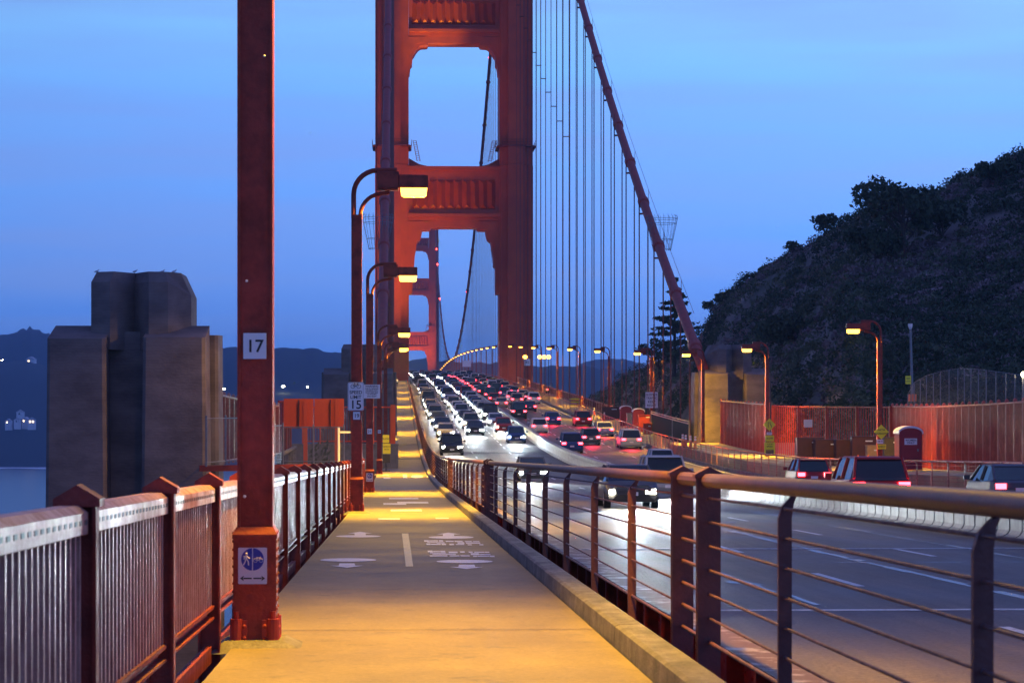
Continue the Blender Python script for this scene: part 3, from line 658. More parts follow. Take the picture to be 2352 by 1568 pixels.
# ------------------------------------------------------------------ left railing
RX = -13.62
def post_mb(s):
    mb = MB(); z = pz(s)
    mb.box(RX - .07, RX - .055, s - .06, s + .06, z - .3, z + 1.195); mb.box(RX + .075, RX + .09, s - .06, s + .06, z - .3, z + 1.195); mb.box(RX - .055, RX + .075, s - .012, s + .012, z - .3, z + 1.195)
    return mb
rl = empty('railing', (RX, 2, pz(2)), 'red picket railing with peaked posts along the left edge of the path', 'railing')
posts = [3.4 + 3.72 * k for k in range(0, 26)]
for s in posts:
    z = pz(s); p = post_mb(s).build('post', M['red_old'], rl)
    c = MB(); a = .10
    c.prism([(RX - a + .01, z + 1.19), (RX + a + .01, z + 1.19), (RX + a + .01, z + 1.225), (RX + .01, z + 1.285), (RX - a + .01, z + 1.225)], s - .085, s + .085)
    c.build('post_cap', M['red_old'], p)
for a, b in zip(posts[:-1], posts[1:]):
    mb = MB(); n = 23; y0, y1 = a + .07, b - .07
    L4 = lambda poly, m=0: mb.loft([[(x, s, pz(s) + z) for x, z in poly] for s in (y0, (y0 + y1) / 2, y1)], m)
    for k in range(n):
        s = y0 + (y1 - y0) * (k + .5) / n; z = pz(s)
        mb.box(RX - .045, RX + .035, s - .021, s + .021, z + .32, z + 1.07)
    pk = mb.build('pickets', M['rail_pale'], rl)
    mb = MB()
    L4([(RX - .075, 1.07), (RX + .05, 1.07), (RX + .058, 1.075), (RX + .058, 1.165), (RX + .02, 1.195), (RX - .06, 1.195), (RX - .075, 1.18)])
    tr = mb.build('top_rail', M['rail_pale'], rl)
    h = MB(); nh = 22
    for k in range(nh):
        s = y0 + (y1 - y0) * (k + .5) / nh; z = pz(s); h.box(RX + .056, RX + .0605, s - .04, s + .04, z + 1.115, z + 1.135)
    h.build('slots', M['dark'], tr)
    mb = MB(); L4([(RX - .06, .22), (RX + .05, .22), (RX + .05, .235), (RX + .0, .24), (RX + .0, .29), (RX + .05, .295), (RX + .05, .32), (RX - .06, .32)]); mb.build('bottom_rail', M['red_old'], rl)
    mb = MB(); mb.sweep([(RX - .02, -.1), (RX + .03, -.1), (RX + .03, .02), (RX - .02, .02)], [y0, y1], pz); mb.build('toe_bar', M['red_old'], rl)

# ------------------------------------------------------------------ right railing beside the road
KX = -10.22
rr = empty('railing', (KX, 2, pz(2)), 'brown cable railing with curved posts between the path and the traffic', 'railing')
def curved_post(mb, x, s, z, w_=.07, base=-.25, toroad=1):
    # flat post that bends over to carry the handrail
    pts = [(0, base), (0, .95), (.0, 1.08), (-.015, 1.15), (-.05, 1.205), (-.10, 1.235)]
    rings = []
    for i, (dx, dz) in enumerate(pts):
        t = (0, 0, 0, .3, .7, 1)[i]
        hx, hz = .035 * (1 - t) + .02 * t, .03 * t
        rings.append([(x - toroad * dx * -1 * -1 - hx, s - w_ * .28, z + dz - hz), (x - toroad * dx * -1 * -1 + hx, s - w_ * .28, z + dz + hz), (x - toroad * dx * -1 * -1 + hx, s + w_ * .28, z + dz + hz), (x - toroad * dx * -1 * -1 - hx, s + w_ * .28, z + dz - hz)])
    mb.loft(rings)
KP = [-.3, 4.1, 8.5, 12.9, 21.4, 25.5, 29.8, 34.1, 38.5, 42.8, 47.1, 51.4, 59.5, 63.8, 68.1, 72.4, 76.7, 81, 85.3, 89.6, 93.9]
KP += [100.5 + 4.4 * k for k in range(0, 100)]
for s in KP[:100]:
    z = pz(s); mb = MB(); curved_post(mb, KX, s, z)
    p = mb.build('post', M['rail_brown'], rr)
    if s < 100:
        b = MB()
        for k in range(7): b.dome((KX, s - .022, z + .20 + .155 * k), .011, (0, -1, 0), 6)
        b.build('bolts', M['steel'], p)
for s in (16.1, 17.6, 54.6, 56.4, 97.2, 209.5, 209.5 + 91.4, 209.5 + 183):
    z = pz(s); mb = MB()
    mb.box(KX - .075, KX + .075, s - .05, s - .035, z - .35, z + 1.27); mb.box(KX - .075, KX + .075, s + .035, s + .05, z - .35, z + 1.27); mb.box(KX - .06, KX - .045, s - .035, s + .035, z - .35, z + 1.27)
    p = mb.build('square_post', M['rail_brown'], rr)
    c = MB(); c.prism([(KX - .095, z + 1.26), (KX + .095, z + 1.26), (KX + .095, z + 1.285), (KX, z + 1.335), (KX - .095, z + 1.285)], s - .075, s + .075); c.build('post_cap', M['rail_brown'], p)
def hand(a, b):
    ss = [s for s in srange(a, b)]; mb = MB(); mb.tube([(KX - .01, s, pz(s) + 1.245) for s in ss], .046, 10); mb.build('handrail', M['handrail'], rr, smooth=True)
    mb = MB()
    for k in range(7): mb.tube([(KX, s, pz(s) + .20 + .155 * k) for s in ss], .009 if k else .013, 6)
    mb.build('cables', M['rail_brown'], rr, smooth=True)
hand(-1, 16.1); hand(17.6, 54.6); hand(56.4, 97.2); hand(97.4, 209.4); hand(209.6, 540)
for (a, b) in ((16.1, 17.6), (54.6, 56.4)):
    mb = MB(); mb.tube([(KX + .0, a, pz(a) + 1.245), (KX, b, pz(b) + 1.245)], .046, 10); mb.build('handrail', M['handrail'], rr)
    mb = MB()
    for k in range(7): mb.tube([(KX, a, pz(a) + .20 + .155 * k), (KX, b, pz(b) + .20 + .155 * k)], .014, 6)
    mb.build('joint_bars', M['handrail'], rr)
# riveted girder behind the railing
gd = empty('girder', (KX + .25, 2, pz(2)), 'dark riveted steel girder with rusty flaking top flange beside the road', 'girder')
mb = MB(); mb.sweep([(-9.93, .02), (-9.63, .02), (-9.63, .05), (-9.93, .05)], [s for s in SS if s < 540], pz); mb.build('top_flange', M['rust'], gd)
mb = MB(); mb.sweep([(-9.80, -.75), (-9.76, -.75), (-9.76, .018), (-9.80, .018)], [s for s in SS if s < 540], pz); mb.sweep([(-10.0, -.80), (-9.66, -.80), (-9.66, -.76), (-10.0, -.76)], [s for s in SS if s < 540], pz); mb.build('web', M['red_old'], gd)
mb = MB()
for s in np.arange(1.5, 120, 1.45):
    z = pz(s); mb = MB(); mb.box(-9.92, -9.80, s - .01, s + .01, z - .755, z + .015); mb.box(-9.93, -9.90, s - .05, s + .05, z - .755, z + .015); mb.build('stiffener', M['red_old'], gd)
mb = MB()
for s in np.arange(1.5, 60, .36): mb.dome((-9.80, s, pz(s) - .12), .022, (-1, 0, 0), 6)
mb.build('rivets', M['red_old'], gd)

# ------------------------------------------------------------------ movable median barrier
br = empty('median_barrier', (.45, 24, rz(24)), 'pale movable concrete barrier made of short linked blocks between the two directions', 'barrier')
MX = .45
def unit(mb, s, ln):
    z0, z1 = rz(s), rz(s + ln)
    prof = [(-.30, 0.02), (-.30, .09), (-.20, .14), (-.15, .22), (-.15, .62), (-.20, .67), (-.20, .90), (.20, .90), (.20, .67), (.15, .62), (.15, .22), (.20, .14), (.30, .09), (.30, .02)]
    mb.loft([[(MX + x, s + .035, z0 + z) for x, z in prof], [(MX + x, s + ln - .035, z1 + z) for x, z in prof]])
s = 30.0; n = 0
while n < 100:
    mb = MB(); unit(mb, s, 1.0); mb.build('barrier_block', M['barrier'], br); s += 1.03; n += 1
mb = MB()
while s < 1300: unit(mb, s, 1.0 if s < 420 else 10); s += 1.03 if s < 420 else 10
o = mb.build('far_barrier_blocks', M['barrier'], br); o['kind'] = 'stuff'
mb = MB(); mb.sweep([(MX - .13, .25), (MX + .13, .25), (MX + .09, .64), (MX - .09, .64)], [s for s in SS if 30 < s < 420], rz); mb.build('hinge_core', M['dark'], br)
# ------------------------------------------------------------------ street lamps
def arc(c, r, a0, a1, n=7): return [(c[0] + r * math.cos(math.radians(a0 + (a1 - a0) * k / n)), 0, c[1] + r * math.sin(math.radians(a0 + (a1 - a0) * k / n))) for k in range(n + 1)]
def make_lamp():
    r = empty('street_lamp', (0, 0, 0), 'x', 'street lamp', 'curved arm street lamps')
    mb = MB(); w_ = .13
    mb.box(-w_, -w_ + .02, -w_, w_, .1, 7.3); mb.box(w_ - .02, w_, -w_, w_, .1, 7.3)
    mb.box(-w_ + .02, w_ - .02, -w_ + .02, -w_ + .035, .1, 7.28); mb.box(-w_ + .02, w_ - .02, w_ - .035, w_ - .02, .1, 7.28)
    mb.tube([(-.075, 0, 7.2)] + [(-.075, 0, 7.75)] + arc((.52, 7.78), .595, 180, 90) + [(.98, 0, 8.375)], .062, 10)
    mb.tube([(.085, 0, 7.2)] + arc((.62, 7.27), .53, 178, 95) + [(.72, 0, 7.82), (.80, 0, 7.84)], .05, 10)
    mb.build('post', M['red_old'], r, True, bevel=0)
    cs = MB(); cs.box(-.158, .158, -.158, .158, .0, .80); cs.loft([[(a * .165, b * .165, .80) for a, b in ((-1,-1),(1,-1),(1,1),(-1,1))], [(a * .165, b * .165, .83) for a, b in ((-1,-1),(1,-1),(1,1),(-1,1))], [(a * .135, b * .135, .885) for a, b in ((-1,-1),(1,-1),(1,1),(-1,1))]])
    ca = cs.build('casing', M['red_old'], r, True)
    rv = MB()
    for k in range(11):
        z = .22 + .062 * k
        for sx in (-1, 1):
            rv.dome((sx * .158, -.11, z), .014, (sx, 0, 0), 6); rv.dome((sx * .158, .1, z), .014, (sx, 0, 0), 6)
    rv.build('rivets', M['red_old'], ca, True)
    for sx in (-1, 1):
        bs = MB()
        bs.cyl((sx * .135, -.165, .02), .048, .19, 'z', 12); bs.cyl((sx * .135, .165, .02), .048, .19, 'z', 12)
        bs.box(sx * .10 - .045, sx * .10 + .045, -.182, -.160, .02, .20)
        bs.box(sx * .16 - .012, sx * .16 + .012, -.15, .15, .02, .17)
        bs.cyl((sx * .135, -.165, .21), .022, .055, 'z', 8)
        for z in (.07, .155): bs.dome((sx * .075, -.182, z), .017, (0, -1, 0), 8)
        for z in (.06, .13): bs.dome((sx * .172, -.08, z), .016, (sx, 0, 0), 8); bs.dome((sx * .172, .06, z), .016, (sx, 0, 0), 8)
        bs.build('base_bracket', M['red'], r, True)
    ft = MB(); ft.loft([[(a * .33, b * .40, -.03) for a, b in ((-1,-1),(1.3,-1),(1.15,1),(-1,1))], [(a * .215, b * .235, .055) for a, b in ((-1,-1),(1,-1),(1,1),(-1,1))]]); ft.build('footing', M['kerb'], r, True, bevel=.015)
    hs = MB(); hs.box(.50, 1.03, -.15, .15, 7.92, 8.34); hs.box(.50, 1.02, -.16, .16, 7.88, 7.92); hs.loft([[(1.03, y * .17, z) for y, z in ((-1, 7.94), (1, 7.94), (1, 8.26), (-1, 8.26))], [(1.74, y * .17, z) for y, z in ((-1, 7.94), (1, 7.94), (1, 8.25), (-1, 8.25))]])
    hd = hs.build('lamp_head', M['red_old'], r, True, bevel=.02)
    ln = MB(); ln.loft([[(1.07, -.15, 7.935), (1.72, -.15, 7.935), (1.72, .15, 7.935), (1.07, .15, 7.935)], [(1.09, -.14, 7.76), (1.70, -.14, 7.76), (1.70, .14, 7.76), (1.09, .14, 7.76)], [(1.15, -.1, 7.72), (1.64, -.1, 7.72), (1.64, .1, 7.72), (1.15, .1, 7.72)]][::-1])
    ln.build('lens', M['lens'], hd, True)
    return r
LAMP0 = make_lamp()
LSPOT = bpy.data.lights.new('sodium_lamp', 'SPOT'); LSPOT.energy = 7200; LSPOT.color = (1.0, .535, .0); LSPOT.spot_size = math.radians(108); LSPOT.spot_blend = .85
LWIDE = LSPOT.copy(); LWIDE.energy = 1250; LWIDE.spot_size = math.radians(174); LWIDE.spot_blend = .3; LSPOT.shadow_soft_size = .22
def put_lamp(first, x, s, z, lit, label, group, rot=0, far=False):
    o = LAMP0 if first else copy_tree(LAMP0, None, ('rivets', 'base_bracket', 'footing') if far else ())
    o.location = (x, s, z); o.rotation_euler = (0, 0, rot); o['label'] = label; o['group'] = group; ORG[o] = Vector((x, s, z))
    if lit:
        l = bpy.data.objects.new('sodium_lamp', LSPOT); C.objects.link(l); l.parent = o; l.location = (1.4, 0, 7.66)
        l = bpy.data.objects.new('sodium_lamp', LWIDE); C.objects.link(l); l.parent = o; l.location = (1.4, 0, 7.64)
    return o
LL = [(18.6, -13.29), (61.0, -13.25), (91.0, -13.28), (140.0, -13.3), (188.0, -13.2), (236, -13.2), (283, -13.2), (330, -13.2), (376, -13.2), (422, -13.2), (468, -13.2), (514, -13.2)]
lamps = []
for i, (s, x) in enumerate(LL):
    lb = ['tall riveted lamp post numbered 17 filling the left foreground', 'lamp post numbered 19 carrying the bicycle speed limit sign', 'lamp post numbered 21 carrying the warning sign', 'lamp post numbered 23 standing before the concrete wall'][i] if i < 4 else 'curved arm street lamp over the path, %s from the camera' % ordn(i + 1)
    lamps.append(put_lamp(i == 0, x, s, pz(s) + .0, i < 10, lb, 'street lamps along the shared path', 0, i > 5))
    if i >= 4:
        for ch in list(lamps[-1].children):
            pass
RL = [130, 170, 206, 248, 298, 346, 394, 440] + [486 + 46 * k for k in range(0, 26)]
for i, s in enumerate(RL):
    put_lamp(False, 13.05 if s < 209 else 13.0, s, wz(s), i < 9, 'curved arm street lamp on the far side of the road, %s from the right' % ordn(i + 1), 'street lamps on the west side', math.pi, i > 5)
# number plates, signs on the posts
def num_plate(par, txt, z, w_=.17, h_=.19):
    p = plate(w_, h_, .004, .004, -.135); p.v = [(v[0], v[1], v[2] + z) for v in p.v]; q = p.build('number_plate', M['sign'], par, True)
    text_mesh(txt, .13, M['black'], 'digits', q, (0, -.1405, z - .005), bold=.002)
num_plate(lamps[0], '17', 2.22); num_plate(lamps[1], '19', 2.38); num_plate(lamps[2], '21', 2.27); num_plate(lamps[3], '23', 2.42)
# white dot marks on the post
mb = MB(); mb.dome((-.06, -.135, 2.70), .010, (0, -1, 0), 8); mb.dome((-.075, -.135, 1.11), .012, (0, -1, 0), 8); mb.dome((.07, -.135, 4.36), .009, (0, -1, 0), 8); mb.build('bolt', M['sign'], lamps[0], True)

def sign(loc, w_, h_, label, items, col='sign', r=.03, border=None, diamond=False, kind='sign', th=.008, rot=0):
    t = empty('sign', loc, label, kind, None, rot)
    if diamond:
        a = w_ / 2; mb = MB().prism([(a, 0), (0, a), (-a, 0), (0, -a)], -th, 0)
    else: mb = plate(w_, h_, r, th)
    mb.build('panel', M[col], t, True)
    if border and not diamond:
        b = MB(); P = rrect(w_ - border * 2, h_ - border * 2, max(r - border, .005)); n = len(P)
        P2 = [(p[0] * (1 - 2 * border * .5 / w_), p[1] * (1 - 2 * border * .5 / h_)) for p in P]
        b.add([(p[0], -th - .002, p[1]) for p in P] + [(p[0], -th - .002, p[1]) for p in P2], [(i, (i + 1) % n, n + (i + 1) % n, n + i) for i in range(n)]); b.build('border', M['black'], t, True)
    for it in items:
        if it[0] == 'bike':
            b = MB(); bike(b, (it[1], it[2]), it[3], -th - .004); b.build('bicycle_symbol', M[it[4]], t, True)
        else: text_mesh(it[0], it[3], M['black'], 'lettering', t, (it[1], -th - .003, it[2]), sx=it[4] if len(it) > 4 else 1, bold=it[5] if len(it) > 5 else .002)
    return t
def ped_bike_sign(loc, sc, label):
    t = empty('sign', loc, label, 'sign')
    plate(.212 * sc, .268 * sc, .008, .004).build('panel', M['sign'], t, True)
    for sg in (-1, 1):
        a = np.linspace(-math.pi / 2, math.pi / 2, 15); R_ = .082 * sc; g = .004 * sc
        P = [(sg * (g + R_ * math.cos(k) * .97), .048 * sc + R_ * math.sin(k)) for k in a]
        if sg < 0: P = P[::-1]
        MB().prism(P, -.0065, -.005).build('blue_disc', M['blue'], t, True)
        ar = MB(); z = -.092 * sc
        ar.prism([(sg * x * sc, z + dz * sc) for x, dz in (((.006, -.005), (.066, -.005), (.066, .005), (.006, .005)) if sg > 0 else ((.006, .005), (.066, .005), (.066, -.005), (.006, -.005)))], -.0065, -.005)
        ar.prism([(sg * x * sc, z + dz * sc) for x, dz in (((.064, -.02), (.092, 0), (.064, .02), (.07, 0)) if sg > 0 else ((.07, 0), (.064, .02), (.092, 0), (.064, -.02)))], -.0065, -.005)
        ar.build('arrow', M['black'], t, True)
    b = MB(); bike(b, (.042 * sc, .040 * sc), .036 * sc, -.009, 0, .05)
    b.build('bicycle_symbol', M['sign'], t, True)
    w_ = MB(); P = lambda x, z: ((-.045 + x) * sc, -.009, (.045 + z) * sc)
    w_.tube([P(-.002, .012), P(.0, .03)], [.009 * sc, .008 * sc], 6); w_.dome(P(.001, .044), .009 * sc, (0, -1, 0), 8)
    for q in (((-.002, .012), (.012, -.012), (.016, -.04)), ((-.002, .012), (-.01, -.014), (-.022, -.04)), ((0, .03), (.014, .016), (.024, .008)), ((0, .03), (-.014, .02), (-.016, .002))): w_.tube([P(*k) for k in q], .005 * sc, 5)
    w_.build('walker_symbol', M['sign'], t, True)
p0 = lamps[0].location
ped_bike_sign((p0.x - .015, p0.y - .162, p0.z + .60), 1.0, 'small white sign with walker and bicycle in a blue disc on post 17')
p2 = lamps[2].location
ped_bike_sign((p2.x, p2.y - .162, p2.z + .60), 1.15, 'small walker and bicycle sign low on post 21')
p1 = lamps[1].location
sign((p1.x - .02, p1.y - .14, p1.z + 2.85), .39, .69, 'white bicycle speed limit 15 sign on the second lamp post', [('bike', 0, .245, .125, 'black'), ('SPEED', 0, .095, .115), ('LIMIT', 0, -.02, .115), ('15', 0, -.21, .29, 1.0, .004)], r=.04, border=.012)
sign((p2.x + .08, p2.y - .14, p2.z + 3.72), .60, .50, 'white rectangular warning notice on post 21', [('WARNING', 0, .185, .10), ('THIS IS A MARKED', 0, .10, .06), ('CROSSING PATH', 0, .03, .06), ('SLOW BIKES YIELD', 0, -.04, .055), ('TO WALKERS', 0, -.10, .055), ('STAY RIGHT', 0, -.18, .06)], r=.015)
p3 = lamps[3].location
sign((p3.x + .33, p3.y + 8, p3.z + 1.9), .38, .48, 'upper small yellow placard beside lamp post 23', [('SLOW', 0, .0, .13)], 'yellow')
sign((p3.x + .37, p3.y + 8, p3.z + 1.32), .46, .60, 'lower yellow placard with black lettering beside lamp post 23', [('NARROW', 0, .12, .11), ('PATH', 0, -.05, .11)], 'yellow')
mb = MB(); x, s = p3.x + .33, p3.y + 8.05; mb.cyl((x, s, pz(s)), .035, 2.3, 'z', 8); mb.box(x - .25, x + .25, s - .2, s + .2, pz(s), pz(s) + .06); mb.box(x - .2, x + .24, s - .06, s - .02, pz(s) + .5, pz(s) + 1.0)
o = mb.build('sign_stand', M['dark']); tag(o, 'dark stand carrying the yellow placards beside lamp post 23', 'sign stand')

# signs on the right
def post_of(x, s, z, h, label, m_='red_old', r=.05):
    mb = MB(); mb.cyl((x, s, z), r, h, 'z', 8); mb.box(x - .15, x + .15, s - .15, s + .15, z, z + .04); o = mb.build('sign_post', M[m_]); tag(o, label, 'post')
s = 247.6
sign((13.0, s, wz(s) + 1.55 + 1.7), 1.25, 1.58, 'white sign reading slower traffic keep right on a lamp post', [('SLOWER', 0, .52, .30), ('TRAFFIC', 0, .18, .30), ('KEEP', 0, -.18, .34), ('RIGHT', 0, -.55, .32)], r=.05)
s = 129.6; x = 13.05
sign((x + .02, s, wz(s) + 2.55), .78, .78, 'yellow diamond path narrows sign on the rightmost lamp post', [('PATH', 0, .10, .16), ('NARROWS', 0, -.09, .14)], 'yellow', diamond=True)
sign((x - .05, s, wz(s) + 2.05), .34, .22, 'small white distance plate under the path narrows diamond', [('200 FT', 0, 0, .10)])
sign((x + .04, s, wz(s) + 1.78), .44, .26, 'small yellow ahead plate under the path narrows diamond', [('AHEAD', 0, 0, .12)], 'yellow')
s = 169.6
t = sign((x + .1, s, wz(s) + 2.75), .86, .86, 'yellow diamond sign with lane merge symbol on the second lamp from the right', [], 'yellow', diamond=True)
mb = MB(); mb.tube([(-.08, -.012, -.2), (-.08, -.012, .2)], .022, 6); mb.tube([(.14, -.012, -.2), (.14, -.012, -.08), (.04, -.012, .06), (.04, -.012, .2)], .022, 6); mb.build('merge_symbol', M['black'], t, True)
sign((x + .1, s, wz(s) + 2.15), .36, .18, 'small white plate under the merge diamond', [('200 FT', 0, 0, .09)])
sign((x + .12, s, wz(s) + 1.82), .60, .40, 'yellow plate under the merge diamond', [('SLOW', 0, 0, .16)], 'yellow')
sign((x + .12, s, wz(s) + 1.1), .74, .92, 'large yellow notice with a dark square, lowest on the second lamp from the right', [('YOUR', 0, .33, .15), ('SPEED', 0, .16, .15)], 'yellow')
mb = MB(); mb.box(x + .12 - .27, x + .12 + .27, s - .03, s - .012, wz(s) + .72, wz(s) + 1.04); o = mb.build('speed_display', M['dark']); tag(o, 'dark unlit display square on the large yellow notice', 'display')
def roadsign(px_, py_, d, w_, h_, txt, label):
    p = at(px_, py_, d); sign((p.x, p.y, p.z), w_, h_, label, txt); post_of(p.x, p.y + .1, wz(p.y), p.z - wz(p.y) + .2, 'post of the ' + label.split(' on ')[0])
roadsign(1152, 834, 600, 1.35, 1.9, [('SPEED', 0, .65, .35), ('LIMIT', 0, .3, .35), ('45', 0, -.4, .95)], 'white 45 speed limit sign on the tower side')
roadsign(1211, 832, 470, 1.15, 1.25, [('45', 0, 0, .7)], 'white square sign in front of the right tower leg')
roadsign(1072, 835, 760, 2.6, 1.9, [], 'blank white board on the far bridge walkway')
roadsign(1210, 822, 545, .8, 1.1, [], 'small pale sign on a pole by the right tower leg')

# ------------------------------------------------------------------ west railing, fences
wr = empty('railing', (9.9, 30, wz(30)), 'low brown railing between the road and the west walkway', 'railing')
mb = MB(); ss = srange(30, 640); mb.tube([(9.95, s, wz(s) + 1.15) for s in ss], .05, 8); mb.build('handrail', M['red'], wr, smooth=True)
mb = MB()
for k in range(6): mb.tube([(9.95, s, wz(s) + .18 + .16 * k) for s in ss], .012, 4)
mb.build('cables', M['red_old'], wr)
for k in range(100):
    s = 60 + 3.05 * k; mb = MB(); curved_post(mb, 9.95, s, wz(s) - .08, .09, 0, -1); mb.build('post', M['rail_pale'], wr)
mb = MB()
for k in range(70):
    s = 60 + 3.05 * 100 + 3.05 * k; mb.box(9.90, 10.0, s - .05, s + .05, wz(s), wz(s) + 1.12)
o = mb.build('far_posts', M['red_old'], wr); o['kind'] = 'stuff'
mb = MB(); mb.sweep([(9.58, -.1), (9.60, .22), (9.74, .24), (9.74, -.1)], srange(30, 700), rz); o = mb.build('west_kerb', M['kerb']); tag(o, 'concrete kerb along the west edge of the road', 'kerb', kind='structure')
# outer rail of the west walkway on the bridge (posts with knobs)
wo_ = empty('railing', (13.6, 216, wz(216)), 'outer picket railing of the west walkway running to the tower', 'railing')
mb = MB(); mb.sweep([(13.45, 1.1), (13.6, 1.1), (13.6, 1.2), (13.45, 1.2)], srange(216, 640), wz); mb.sweep([(13.5, .2), (13.56, .2), (13.56, .28), (13.5, .28)], srange(216, 640), wz); mb.build('rails', M['red'], wo_)
mb = MB()
for s in np.arange(216, 540, .3): mb.box(13.50, 13.55, s - .05, s + .05, wz(s) + .28, wz(s) + 1.1)
mb.build('pickets', M['red_old'], wo_)
for k in range(88):
    s = 216 + 3.8 * k; mb = MB(); mb.box(13.42, 13.62, s - .07, s + .07, wz(s), wz(s) + 1.25); mb.prism([(13.40, wz(s) + 1.25), (13.64, wz(s) + 1.25), (13.52, wz(s) + 1.36)], s - .09, s + .09); mb.build('post', M['rail_pale'], wo_)
# same on the east side beyond the pylon
eo = empty('railing', (-13.55, 220, pz(220)), 'outer railing of the shared path beyond the dark pylon', 'railing')
mb = MB(); mb.sweep([(-13.6, 1.05), (-13.45, 1.05), (-13.45, 1.2), (-13.6, 1.2)], srange(216, 540), pz); mb.build('top_rail', M['red'], eo)
mb = MB()
for s in np.arange(217, 540, .5): mb.box(-13.56, -13.5, s - .05, s + .05, pz(s), pz(s) + 1.1)
mb.build('pickets', M['red_old'], eo)

def tall_fence(name, label, pts, zb, h, post_w, npost, picks, group=None, lean=0.0, m_post='red', m_pick='red_old', knob=True, rail=True):
    """tall slatted steel fence along a ground polyline"""
    P = [Vector((p[0], p[1], 0)) for p in pts]; seg = [(b - a).length for a, b in zip(P[:-1], P[1:])]; tot = sum(seg)
    def pos(t):
        d = t * tot
        for a, b, l in zip(P[:-1], P[1:], seg):
            if d <= l + 1e-6: q = a + (b - a) * (d / l); return q, (b - a).normalized()
            d -= l
        return P[-1], (P[-1] - P[-2]).normalized()
    t0, _ = pos(0); r = empty(name, (t0.x, t0.y, zb(t0.y)), label, 'fence', group)
    for k in range(npost + 1):
        q, d = pos(k / npost); a = math.atan2(d.y, d.x); z = zb(q.y); mb = MB(); mb.obox((q.x, q.y, z + h / 2), post_w, post_w * 1.1, h, a)
        if knob: mb.obox((q.x, q.y, z + h + .03), post_w * 1.6, post_w * 1.6, .06, a); mb.loft([[(q.x + i * post_w * .8, q.y + j * post_w * .8, z + h + .06) for i, j in ((-1,-1),(1,-1),(1,1),(-1,1))], [(q.x + i * .01, q.y + j * .01, z + h + .14) for i, j in ((-1,-1),(1,-1),(1,1),(-1,1))]])
        mb.build('post', M[m_post], r)
    mb = MB(); n = picks
    for k in range(n):
        q, d = pos((k + .5) / n); mb.obox((q.x, q.y, zb(q.y) + h / 2), .045, .07, h - .2, math.atan2(d.y, d.x))
    mb.build('pickets', M[m_pick], r)
    if rail:
        mb = MB()
        for zz in (h - .06, .15):
            q = [pos(t)[0] for t in np.linspace(0, 1, 13)]; mb.tube([(p.x, p.y, zb(p.y) + zz) for p in q], .05, 6)
        mb.build('rails', M[m_post], r)
    return r
A0, A1, A2, A3 = at(1656, 0, 205), at(1766, 0, 178), at(2046, 0, 150), at(2440, 0, 98)
def yz(h): return lambda s: h
Gy = wz(150) + .0
H1 = 3.7
tall_fence('slat_fence', 'tall slatted red fence in front of the right pylon with pale posts painted as lit', [(A0.x, A0.y), (A1.x, A1.y)], lambda s: wz(s) + .3, 3.85, .10, 13, 60, 'tall red fences west of the road', m_post='fence_pale', m_pick='red', rail=True)
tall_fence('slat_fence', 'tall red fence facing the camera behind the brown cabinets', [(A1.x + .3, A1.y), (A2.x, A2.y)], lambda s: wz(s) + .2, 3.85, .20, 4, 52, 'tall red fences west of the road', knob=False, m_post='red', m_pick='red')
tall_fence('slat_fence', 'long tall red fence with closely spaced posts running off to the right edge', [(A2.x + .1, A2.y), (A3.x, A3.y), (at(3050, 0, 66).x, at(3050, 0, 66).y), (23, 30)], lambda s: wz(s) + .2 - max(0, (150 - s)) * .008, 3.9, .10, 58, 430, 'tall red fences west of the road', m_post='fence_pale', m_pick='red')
# mesh barrier with pale top rail on the walkway right of the portable toilets
mf = empty('screen_fence', (12.6, 222, wz(222)), 'dark mesh screen with pale top rails beside the right pylon', 'fence')
mb = MB()
for s in (212, 225, 244): mb.tube([(12.6, s, wz(s)), (12.6, s, wz(s) + 2.25)], .06, 8)
mb.build('post', M['steel'], mf)
mb = MB()
for z in (2.0, 2.2): mb.tube([(12.6, s, wz(s) + z) for s in (212, 225, 244)], .05, 6)
mb.build('rails', M['rail_pale'], mf)
mb = MB(); mb.sweep([(12.62, .1), (12.64, .1), (12.64, 2.0), (12.62, 2.0)], [212, 225, 244], wz); mb.build('screen', M['screen'], mf)

# left fences: tall posts beside the big pylon, chain link gate, orange panels, concrete wall
B0, B1, B2 = at(503, 0, 104), at(560, 0, 122), at(640, 0, 146)
tall_fence('slat_fence', 'tall dark red fence with pale posts painted lit between the left pylon and post 17', [(B0.x, B0.y), (B1.x, B1.y), (B2.x, B2.y)], lambda s: -2.6 - (s - 104) * .012, 3.0 + .0, .10, 13, 60, m_post='rail_pale')
B3, B4 = at(640, 0, 150), at(668, 0, 152)
tall_fence('slat_fence', 'short dark slatted fence just left of the orange panels', [(B3.x, B3.y), (B4.x, B4.y)], lambda s: -3.2, 3.35, .07, 3, 8, knob=False)
def chain(p0, p1, z0, z1, label, nposts=2, mpost='steel'):
    r = empty('chain_link_fence', (p0.x, p0.y, z0), label, 'fence'); mb = MB()
    for k in range(nposts + 1):
        q = p0.lerp(p1, k / nposts); pm = MB(); pm.cyl((q.x, q.y, z0), .035, z1 - z0 + .08, 'z', 8); pm.dome((q.x, q.y, z1 + .08), .04, (0, 0, 1), 8); pm.build('post', M[mpost], r)
    mb = MB()
    for z in (z0 + .15, z1): mb.tube([(p0.x, p0.y, z), (p1.x, p1.y, z)], .022, 6)
    mb.build('rails', M[mpost], r)
    mb = MB(); d = (p1 - p0).normalized(); nx, ny = -d.y * .003, d.x * .003
    mb.add([(p0.x, p0.y, z0), (p1.x, p1.y, z0), (p1.x, p1.y, z1), (p0.x, p0.y, z1)], [(0, 1, 2, 3)]); mb.build('mesh', M['chain'], r)
chain(at(474, 0, 88), at(560, 0, 92), -2.25, -.55, 'chain link gate in front of the left pylon')
chain(at(650, 0, 98), at(790, 0, 98), -2.45, -.95, 'chain link fence below the orange panels', 2)
